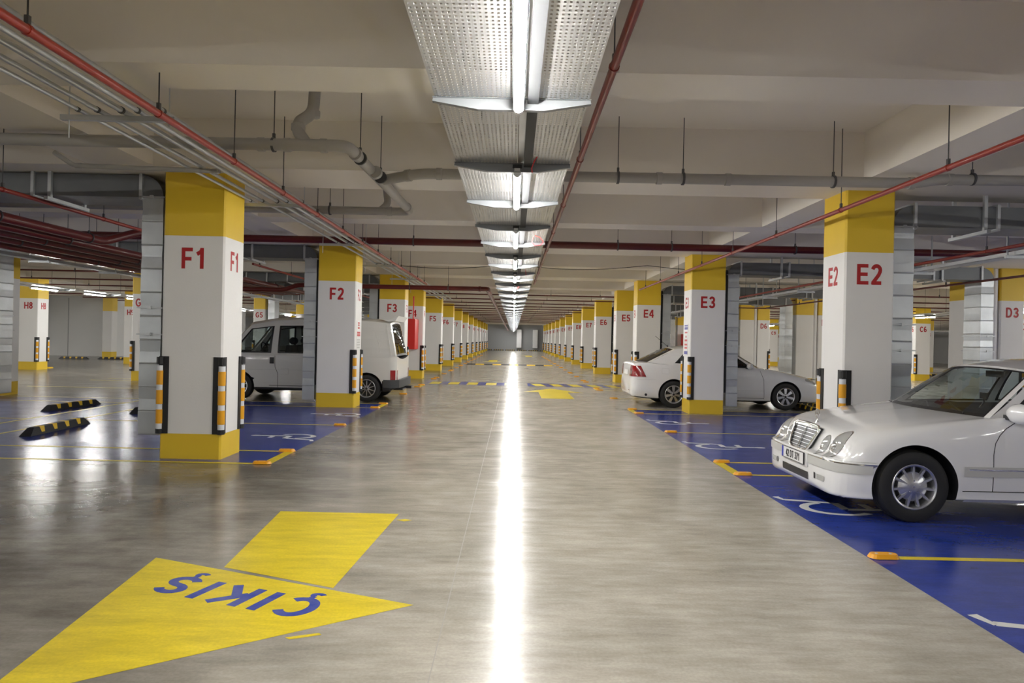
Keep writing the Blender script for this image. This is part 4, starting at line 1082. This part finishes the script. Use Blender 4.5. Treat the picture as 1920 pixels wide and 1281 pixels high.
# --- white saloon at the right -----------------------------------------------------------
#      x     zb   wb   zl   wm   zm   wsh  zsh  wt   zt   zc
stM = [(0.663, 0.27, 0.34, 0.32, 0.42, 0.42, 0.4, 0.485, 0.34, 0.495, 0.498),
       (0.651, 0.225, 0.52, 0.28, 0.59, 0.42, 0.57, 0.492, 0.5, 0.505, 0.507),
       (0.624, 0.19, 0.64, 0.25, 0.71, 0.42, 0.69, 0.496, 0.6, 0.512, 0.515),
       (0.593, 0.18, 0.7, 0.25, 0.765, 0.42, 0.745, 0.5, 0.62, 0.52, 0.53),
       (0.569, 0.18, 0.73, 0.25, 0.79, 0.42, 0.765, 0.51, 0.68, 0.53, 0.585),
       (0.546, 0.175, 0.75, 0.25, 0.81, 0.42, 0.78, 0.53, 0.69, 0.57, 0.66),
       (0.518, 0.175, 0.77, 0.25, 0.825, 0.42, 0.795, 0.56, 0.69, 0.63, 0.715),
       (0.487, 0.175, 0.785, 0.25, 0.84, 0.43, 0.805, 0.59, 0.69, 0.675, 0.742),
       (0.448, 0.175, 0.8, 0.25, 0.852, 0.43, 0.82, 0.62, 0.68, 0.71, 0.758),
       (0.394, 0.175, 0.81, 0.25, 0.865, 0.44, 0.835, 0.65, 0.67, 0.738, 0.775),
       (0.25, 0.18, 0.83, 0.26, 0.885, 0.46, 0.855, 0.705, 0.665, 0.792, 0.818),
       (0, 0.19, 0.84, 0.27, 0.895, 0.48, 0.868, 0.765, 0.69, 0.832, 0.862),
       (-0.35, 0.19, 0.84, 0.27, 0.9, 0.5, 0.872, 0.825, 0.71, 0.875, 0.9),
       (-0.66, 0.19, 0.84, 0.27, 0.9, 0.52, 0.872, 0.87, 0.73, 0.905, 0.925),
       (-0.74, 0.19, 0.84, 0.27, 0.9, 0.52, 0.872, 0.885, 0.78, 0.9, 0.89),
       (-0.85, 0.19, 0.84, 0.27, 0.9, 0.52, 0.872, 0.89, 0.8, 0.895, 0.84),
       (-1.6, 0.19, 0.84, 0.27, 0.9, 0.54, 0.87, 0.905, 0.8, 0.91, 0.84),
       (-2.6, 0.19, 0.84, 0.27, 0.9, 0.54, 0.866, 0.92, 0.8, 0.925, 0.86),
       (-3.05, 0.2, 0.83, 0.28, 0.895, 0.54, 0.86, 0.93, 0.78, 0.945, 0.96),
       (-3.2, 0.2, 0.82, 0.29, 0.89, 0.54, 0.85, 0.93, 0.7, 0.955, 0.975),
       (-3.6, 0.22, 0.79, 0.3, 0.87, 0.54, 0.82, 0.91, 0.66, 0.94, 0.96),
       (-3.85, 0.24, 0.74, 0.32, 0.83, 0.54, 0.77, 0.86, 0.62, 0.9, 0.92),
       (-3.94, 0.28, 0.62, 0.38, 0.74, 0.54, 0.7, 0.78, 0.6, 0.8, 0.82)]
SM = dict(name='saloon', cat='car', paint='car_white', st=stM, axles=(0, -2.83), arch=.362, wr=.310, rim=.192, tw=.2, track=.775, cabin=(-.70, -3.02), deckw=.84, belt=.93, under=.35,
          belt_curve=[(-.70, .775, .905), (-1.2, .80, .915), (-1.9, .80, .925), (-2.6, .79, .935), (-3.05, .745, .955)],
          rail_curve=[(-1.24, .60, 1.310), (-1.60, .61, 1.375), (-2.0, .61, 1.39), (-2.35, .60, 1.375), (-2.62, .575, 1.33)],
          bow_front=.12, bow_rear=.10, crown=.04, cowl_bow=.18, cowl_z=.012, tail_bow=.12, tail_z=.03,
          windows=[(.06, .45, .04, .93), (.48, .80, .04, .93), (.82, .90, .10, .85)], spoke='star')
M, bv = car('saloon_car', 'white saloon car at the right edge with oval headlamps and chrome grille', (3.46, 6.72, 0), PI, SM)
for sg in (-1, 1):
    for (cy, cz, ry, rz_, tl) in ((.592, .618, .090, .124, -.30), (.405, .592, .064, .088, -.25)):
        hl = disk_on(bv, 'headlamp', sg*cy, cz, ry, rz_, sg*tl, 'lamp_glass', M, .003, .022)
        disk_on(bv, 'lamp_rim', sg*cy, cz, ry*1.04, rz_*1.04, sg*tl, 'chrome', hl, .002, .006)
        disk_on(bv, 'lamp_reflector', sg*cy-.005*sg, cz-.02, ry*.55, rz_*.5, sg*tl, 'lamp_reflector', hl, .008, .024)
    # bumper rub strip with chrome line, side strip, seams
    a0, a1 = R(21)*sg, R(67)*sg
    st_ = conform_in(bv, 'bumper_strip', wrap_grid(-.05, 0, a0, a1, .405, .482), 'bumper_grey', M, .010)
    conform_in(bv, 'chrome_strip', wrap_grid(-.05, 0, a0, a1, .482, .493), 'chrome', st_, .014)
    conform_in(bv, 'bumper_seam', wrap_grid(-.05, 0, R(6)*sg, R(72)*sg, .505, .509, nz=1), 'bumper_grey', M, .002)
    conform(bv, 'side_strip', side_grid(-.40, -1.93, .415, .500, sg), 'bumper_grey', M, .012)
    conform(bv, 'chrome_strip', side_grid(-.44, -1.93, .468, .480, sg, nj=1), 'chrome', M, .016)
    conform(bv, 'sill_panel', side_grid(-.42, -2.40, .20, .285, sg), 'car_white', M, .010)
    seam_side(bv, [(-.40, .287), (-2.42, .287)], sg, M, .004)
    seam_side(bv, [(-.655, .29), (-.655, .60), (-.67, .70), (-.71, .77), (-.77, .83), (-.86, .885)], sg, M, .0035)
    seam_side(bv, [(-1.88, .29), (-1.88, .88)], sg, M, .0035)
    seam_side(bv, [(.45, .51), (.30, .51)], sg, M, .0015, m='bumper_grey')
    # fog lamp and air slots
    G = [[((2.0, sg*(.48+.12*i/6), .285+.05*j/3), (-1, 0, 0)) for j in range(4)] for i in range(7)]
    conform(bv, 'fog_lamp', G, 'lamp_glass', M, .006)
    G = [[((2.0, sg*(.42+.03*i/2), .285+.055*j/3), (-1, 0, 0)) for j in range(4)] for i in range(3)]
    conform(bv, 'air_slot', G, 'car_black', M, .004)
    if sg > 0: mirror(M, -.80, 1.0, .965, sg, 'car_white', 1.15)
    obj('door_handle', MB().box(-1.72, -1.56, sg*.885-.012, sg*.885+.012, .80, .83), 'car_white', M)
obj('bumper_plinth', MB().box(-.01, .02, -.30, .30, .365, .49), 'car_white', M, loc=(.660, 0, 0))
G = [[((2.0, -.30+.60*i/8, .245+.07*j/3), (-1, 0, 0)) for j in range(4)] for i in range(9)]
conform(bv, 'lower_intake', G, 'car_black', M, .004)
pl = obj('number_plate', MB().box(0, .008, -.26, .26, 0, .115), 'car_black', M, loc=(.686, 0, .375))
obj('plate_face', MB().box(.008, .010, -.252, .252, .006, .109), 'plate_white', pl)
obj('plate_band', MB().box(.010, .0115, -.252, -.212, .006, .109), 'plate_blue', pl).location = (0, 0, 0)
text('plate_text', '42 DT 371', .098, 'car_black', pl, (.0125, .016, .022), (PI/2, 0, PI/2), sx=.80)
# grille: leaning chrome frame, dark core, bars
def grille(parent):
    g = link('radiator_grille', None, parent, (.634, 0, .496), (0, -R(23), 0))
    hb, ht, H = .19, .275, .250
    def W(z): return hb+(ht-hb)*(z/H)**.8
    core = MB().prism([(-hb, 0.01), (hb, 0.01), (W(.08), .08), (W(.17), .17), (ht, H), (-ht, H), (-W(.17), .17), (-W(.08), .08)], -.02, .004, 'x')
    obj('grille_core', core, 'car_black', g)
    path = [(0.012, -hb*.6, -.004), (0.012, -hb, .012), (0.012, -W(.08), .08), (0.012, -W(.17), .17), (0.012, -ht, H-.02), (0.012, -ht*.85, H+.006), (.012, 0, H+.016), (0.012, ht*.85, H+.006), (0.012, ht, H-.02), (0.012, W(.17), .17), (0.012, W(.08), .08), (0.012, hb, .012), (0.012, hb*.6, -.004), (0.012, 0, -.008), (0.012, -hb*.6, -.004)]
    obj('chrome_frame', MB().tube(path, .014, 8), 'chrome', g, 60)
    obj('chrome_crown', MB().prism([(-ht*.95, H-.022), (ht*.95, H-.022), (ht*.85, H+.01), (0, H+.018), (-ht*.85, H+.01)], .002, .018, 'x'), 'chrome', g)
    for k in range(6):
        z = .03+k*.036
        obj('grille_bar', MB().box(.004, .009, -W(z)+.01, W(z)-.01, z, z+.0045), 'alloy', g)
    obj('centre_bar', MB().box(.006, .018, -.006, .006, .0, H), 'chrome', g)
grille(M)
em = link('hood_emblem', None, M, (.455, 0, .758))
em.scale = (1.5, 1.5, 1.5)
obj('emblem_ring', MB().tube([(0, .028*math.cos(2*PI*k/20), .055+.028*math.sin(2*PI*k/20)) for k in range(21)], .003, 6, caps=False), 'chrome', em, 60)
obj('emblem_spokes', MB().tube([(0,0,.055), (0,0,.082)], .0035, 6).tube([(0,0,.055), (0,.023,.041)], .0035, 6).tube([(0,0,.055), (0,-.023,.041)], .0035, 6).lathe([(.014, -.01), (.010, .0), (.003, .012), (.003, .03)], 10, 'z'), 'chrome', em, 60)
# cabin
obj('dashboard', MB().prism([(-.78, .84), (-.90, .935), (-1.22, .945), (-1.32, .86), (-1.3, .8)], -.70, .70, 'y'), 'car_interior', M)
steering(M, -1.38, .36, .93)
seats(M, (-1.95, -2.75), .96, .36)
mr = obj('inner_mirror', MB().box(-1.30, -1.27, -.11, .11, 1.235, 1.295), 'car_black', M)
ps = obj('phone_holder', MB().tube([(-1.05, .12, .93), (-1.08, .15, 1.0), (-1.06, .17, 1.05)], .008, 6).box(-1.07, -1.05, .13, .22, 1.03, 1.09), 'car_black', M)
obj('wiper', MB().tube([(-.62, .55, .925), (-.78, .1, .975), (-.74, -.35, .965)], .006, 6).tube([(-.58, .1, .928), (-.74, -.2, .965), (-.80, -.62, .955)], .006, 6), 'car_black', M)

# --- white hatch saloon beyond E3 (nose to the right, tail to the lane) --------------------
stO = [(0.86, 0.26, 0.35, 0.32, 0.42, 0.4, 0.4, 0.52, 0.34, 0.58, 0.6),
       (0.83, 0.21, 0.55, 0.3, 0.62, 0.4, 0.6, 0.54, 0.5, 0.62, 0.65),
       (0.76, 0.18, 0.66, 0.29, 0.74, 0.4, 0.72, 0.57, 0.58, 0.67, 0.7),
       (0.62, 0.17, 0.72, 0.29, 0.82, 0.42, 0.8, 0.63, 0.62, 0.73, 0.765),
       (0.4, 0.17, 0.76, 0.29, 0.865, 0.44, 0.84, 0.7, 0.64, 0.79, 0.82),
       (0, 0.18, 0.78, 0.3, 0.88, 0.46, 0.86, 0.8, 0.7, 0.87, 0.895),
       (-0.35, 0.18, 0.78, 0.3, 0.885, 0.48, 0.865, 0.865, 0.74, 0.925, 0.945),
       (-0.62, 0.18, 0.78, 0.3, 0.885, 0.5, 0.865, 0.9, 0.78, 0.955, 0.96),
       (-0.72, 0.18, 0.78, 0.3, 0.885, 0.5, 0.865, 0.91, 0.8, 0.94, 0.92),
       (-0.85, 0.18, 0.78, 0.3, 0.885, 0.52, 0.865, 0.915, 0.8, 0.92, 0.86),
       (-2.0, 0.18, 0.78, 0.3, 0.885, 0.54, 0.865, 0.93, 0.8, 0.94, 0.88),
       (-2.7, 0.19, 0.78, 0.3, 0.885, 0.54, 0.865, 0.955, 0.79, 0.975, 0.93),
       (-3.029, 0.2, 0.77, 0.31, 0.88, 0.54, 0.86, 0.975, 0.76, 1.01, 1.0),
       (-3.244, 0.21, 0.76, 0.32, 0.87, 0.54, 0.845, 0.98, 0.72, 1.03, 1.045),
       (-3.416, 0.23, 0.73, 0.34, 0.85, 0.52, 0.81, 0.95, 0.66, 1.025, 1.05),
       (-3.502, 0.25, 0.68, 0.36, 0.79, 0.52, 0.74, 0.9, 0.6, 0.98, 1.0),
       (-3.541, 0.3, 0.6, 0.38, 0.7, 0.5, 0.62, 0.66, 0.54, 0.68, 0.69)]
SO = dict(name='hatch', cat='car', paint='car_white', st=stO, axles=(0, -2.578), arch=.355, wr=.316, rim=.205, tw=.2, track=.775, cabin=(-.68, -3.0), deckw=.84, belt=.95, under=.35,
          belt_curve=[(-.62, .78, .935), (-1.2, .80, .94), (-1.9, .80, .955), (-2.6, .79, .985), (-3.14, .73, 1.035)],
          rail_curve=[(-1.25, .60, 1.33), (-1.5, .615, 1.39), (-1.85, .62, 1.415), (-2.2, .61, 1.40), (-2.50, .59, 1.355)],
          bow_front=.14, bow_rear=.08, crown=.045, cowl_bow=.22, cowl_z=.02, tail_bow=.16, tail_z=.02, glass='dark_glass', rglass='dark_glass',
          windows=[(.05, .40, .04, .93), (.43, .66, .04, .93), (.68, .75, .12, .72)], spoke='plain', nsp=7)
O_, bo = car('hatchback_car', 'white five-door car parked behind column E3 with its tail to the lane', (6.29, 16.58, 0), 0, SO)
for sg in (-1, 1):
    G = [[((-6.0, sg*(.50+.33*i/8), max(.70, .71+.25*j/6)), (1, 0, 0)) for j in range(7)] for i in range(9)]
    tl = conform(bo, 'tail_lamp', G, 'tail_red', O_, .006)
    G = [[((-3.49+.27*i/6*(1-.45*j/6), sg*2, .71+.25*j/6), (0, -sg, 0)) for j in range(7)] for i in range(7)]
    conform(bo, 'tail_lamp_side', G, 'tail_red', tl, .006)
    G = [[((-6.0, sg*(.58+.14*i/4), .76+.08*j/3), (1, 0, 0)) for j in range(4)] for i in range(5)]
    conform(bo, 'reversing_lens', G, 'lamp_reflector', tl, .010)
    G = [[((6.0, sg*(.44+.34*i/8), .565+.11*j/5+.04*(i/8)), (-1, 0, 0)) for j in range(6)] for i in range(9)]
    hl = conform(bo, 'headlamp', G, 'lamp_glass', O_, .006)
    G = [[((.76-.30*i/6, sg*2, .62+.06*i/6+.10*j/4*(1-.5*i/6)), (0, -sg, 0)) for j in range(5)] for i in range(7)]
    conform(bo, 'headlamp_side', G, 'lamp_glass', hl, .006)
    seam_side(bo, [(-.50, .25), (-.52, .7), (-.60, .90)], sg, O_, .004)
    seam_side(bo, [(-1.55, .25), (-1.55, .93)], sg, O_, .004)
    seam_side(bo, [(-.50, .27), (-2.15, .27)], sg, O_, .005)
    seam_side(bo, [(-.5, .44), (-2.2, .46)], sg, O_, .003, 'side_crease', 'bumper_grey')
    seam_side(bo, [(-3.0, .66), (-3.42, .645)], sg, O_, .003, 'bumper_seam', 'bumper_grey')
    seam_side(bo, [(-2.86, .79), (-2.70, .79), (-2.70, .91), (-2.86, .91), (-2.86, .79)], sg, O_, .002, 'fuel_flap', 'bumper_grey')
    mirror(O_, -.88, .99, 1.0, sg, 'car_white', 1.0)
    obj('door_handle', MB().box(-1.50, -1.34, sg*.885-.012, sg*.885+.012, .80, .83), 'car_white', O_)
    G = [[((-6.0, sg*(.35+.2*i/5), .365+.02*j), (1, 0, 0)) for j in range(2)] for i in range(6)]
    conform(bo, 'bumper_reflector', G, 'tail_red', O_, .006)
obj('tow_cover', MB().lathe([(0, 0), (.03, 0)], 12, 'y', c=(-3.22, -.872, .30)), 'car_black', O_)
G = [[((-6.0, -.26+.52*i/6, .73+.115*j/2), (1, 0, 0)) for j in range(3)] for i in range(7)]
conform(bo, 'number_plate', G, 'plate_white', O_, .01)
G = [[((-6.0, -.22+.44*i/6, .755+.05*j/2), (1, 0, 0)) for j in range(3)] for i in range(7)]
obj('roof_aerial', MB().tube([(-2.55, 0, 1.42), (-2.85, 0, 1.66)], .005, 6).lathe([(.02, 1.40), (.012, 1.45)], 8, 'z', c=(-2.55, 0, 0)), 'car_black', O_)
obj('dashboard', MB().prism([(-.72, .9), (-.9, .98), (-1.15, .98), (-1.2, .88)], -.7, .7, 'y'), 'car_interior', O_)
seats(O_, (-1.8, -2.6), 1.0, .36)
steering(O_, -1.28, .36, .98)

# --- white van behind F2 (nose to the left) ------------------------------------------------
stV = [(.90, .34, .55, .42, .62, .50, .60, .70, .56, .78, .80),
       (.87, .27, .66, .40, .74, .50, .72, .72, .66, .83, .86),
       (.78, .24, .74, .38, .84, .50, .82, .76, .72, .90, .93),
       (.58, .23, .80, .34, .90, .52, .88, .84, .76, .98, 1.01),
       (.38, .23, .84, .32, .915, .54, .90, .92, .80, 1.04, 1.07),
       (.28, .23, .85, .32, .92, .55, .91, .96, .84, 1.06, 1.04),
       (.10, .23, .86, .32, .92, .56, .915, .98, .86, 1.05, .98),
       (-1.5, .23, .86, .32, .92, .58, .915, 1.0, .86, 1.05, .98),
       (-3.0, .23, .86, .32, .92, .58, .915, 1.0, .86, 1.05, .98),
       (-3.38, .25, .86, .34, .918, .58, .912, 1.0, .86, 1.05, .98),
       (-3.52, .30, .84, .38, .90, .58, .895, 1.0, .85, 1.05, .98),
       (-3.60, .34, .80, .42, .86, .58, .86, 1.0, .83, 1.05, .98)]
SV = dict(name='van', cat='van', paint='van_white', st=stV, axles=(0, -2.92), arch=.365, wr=.315, rim=.205, tw=.2, track=.80, cabin=(.32, -3.62), deckw=.88, belt=1.06, under=.42,
          belt_curve=[(.36, .855, 1.05), (-.78, .87, 1.045), (-1.5, .87, 1.045), (-2.3, .87, 1.045), (-3.0, .87, 1.045), (-3.56, .85, 1.045)],
          rail_curve=[(-.22, .70, 1.72), (-.80, .735, 1.83), (-1.5, .74, 1.85), (-2.3, .745, 1.86), (-3.0, .735, 1.85), (-3.40, .72, 1.80)],
          rmargin=.16, bow_front=.14, bow_rear=.03, crown=.08, cowl_bow=.20, cowl_z=.02, tail_bow=.03, tail_z=.02, bulge=.9,
          windows=[(.03, .19, .04, .84), (.225, .43, .04, .84)], spoke='double', nsp=10, rglass='dark_glass',
          skirt=lambda x: .50 if x < -3.28 else (.30 if -2.6 < x < -.4 else .0))
V, bvv = car('delivery_van', 'white delivery van parked behind column F2 with its tail to the lane', (-6.25, 16.45, 0), PI, SV)
for sg in (-1, 1):
    seam_side(bvv, [(-.90, .30), (-.90, .62), (-.84, .76), (-.83, .86), (-.83, 1.02)], sg, V, .005)
    seam_side(bvv, [(-.2, .70), (-3.55, .70)], sg, V, .004, 'side_crease', 'bumper_grey')
    seam_side(bvv, [(-.35, .34), (-3.2, .34)], sg, V, .006, 'sill_seam')
    seam_side(bvv, [(-.30, .40), (-2.5, .40)], sg, V, .003, 'side_crease', 'bumper_grey')
    seam_side(bvv, [(-.97, .60), (-1.14, .60), (-1.14, .73), (-.97, .73)], sg, V, .003, 'fuel_flap', 'bumper_grey')
    obj('door_handle', MB().box(-.81, -.72, sg*.925-.02, sg*.925+.02, .84, .98), 'car_black', V)
    G = [[((-6.0, sg*(.76+.10*i/4), .52+.22*j/5), (1, 0, 0)) for j in range(6)] for i in range(5)]
    tl = conform(bvv, 'tail_lamp', G, 'tail_red', V, .008)
    G = [[((-3.57+.11*i/4, sg*2, .52+.22*j/5), (0, -sg, 0)) for j in range(6)] for i in range(5)]
    conform(bvv, 'tail_lamp_side', G, 'tail_red', tl, .008)
    G = [[((6.0, sg*(.50+.22*i/6), .62+.13*j/4), (-1, 0, 0)) for j in range(5)] for i in range(7)]
    conform(bvv, 'headlamp', G, 'lamp_glass', V, .008)
    mirror(V, .05, 1.06, 1.18, sg, 'car_black', 1.3)
    # panel lines above the belt
    obj('panel_seam', MB().tube([(-3.47, sg*.895, 1.07), (-3.44, sg*.885, 1.25), (-3.38, sg*.84, 1.58), (-3.32, sg*.77, 1.78)], .005, 6), 'bumper_grey', V)
    obj('panel_crease', MB().tube([(-3.22, sg*.898, 1.15), (-3.18, sg*.885, 1.35), (-3.08, sg*.838, 1.60)], .004, 6), 'bumper_grey', V)
obj('rear_bumper', MB().prism([(-3.30, .86), (-3.30, .925), (-3.52, .925), (-3.66, .86), (-3.69, .6), (-3.69, -.6), (-3.66, -.86), (-3.52, -.925), (-3.30, -.925), (-3.30, -.86)], .34, .52), 'bumper_black', V, 40)
obj('front_bumper', MB().prism([(.50, .92), (.80, .84), (.92, .6), (.94, 0), (.92, -.6), (.80, -.84), (.50, -.92)], .30, .52), 'bumper_black', V, 40)
obj('roof_spoiler', MB().prism([(-3.22, 1.885), (-3.38, 1.90), (-3.54, 1.99), (-3.58, 1.99), (-3.50, 1.87), (-3.35, 1.85)], -.66, .66, 'y'), 'van_white', V, 40)
obj('roof_hatch', MB().prism([(-1.1, 1.90), (-1.25, 1.985), (-2.6, 1.99), (-2.8, 1.92)], -.5, .5, 'y'), 'van_white', V, 40)
obj('dashboard', MB().prism([(.2, .95), (.0, 1.09), (-.3, 1.10), (-.35, .98)], -.78, .78, 'y'), 'car_interior', V)
steering(V, -.42, .40, 1.13, .2)
seats(V, (-1.0, -2.0), 1.13, .42)
obj('tow_bar', MB().box(-3.82, -3.6, -.1, .1, .28, .34).box(-3.7, -3.3, -.6, .6, .27, .31), 'car_black', V)
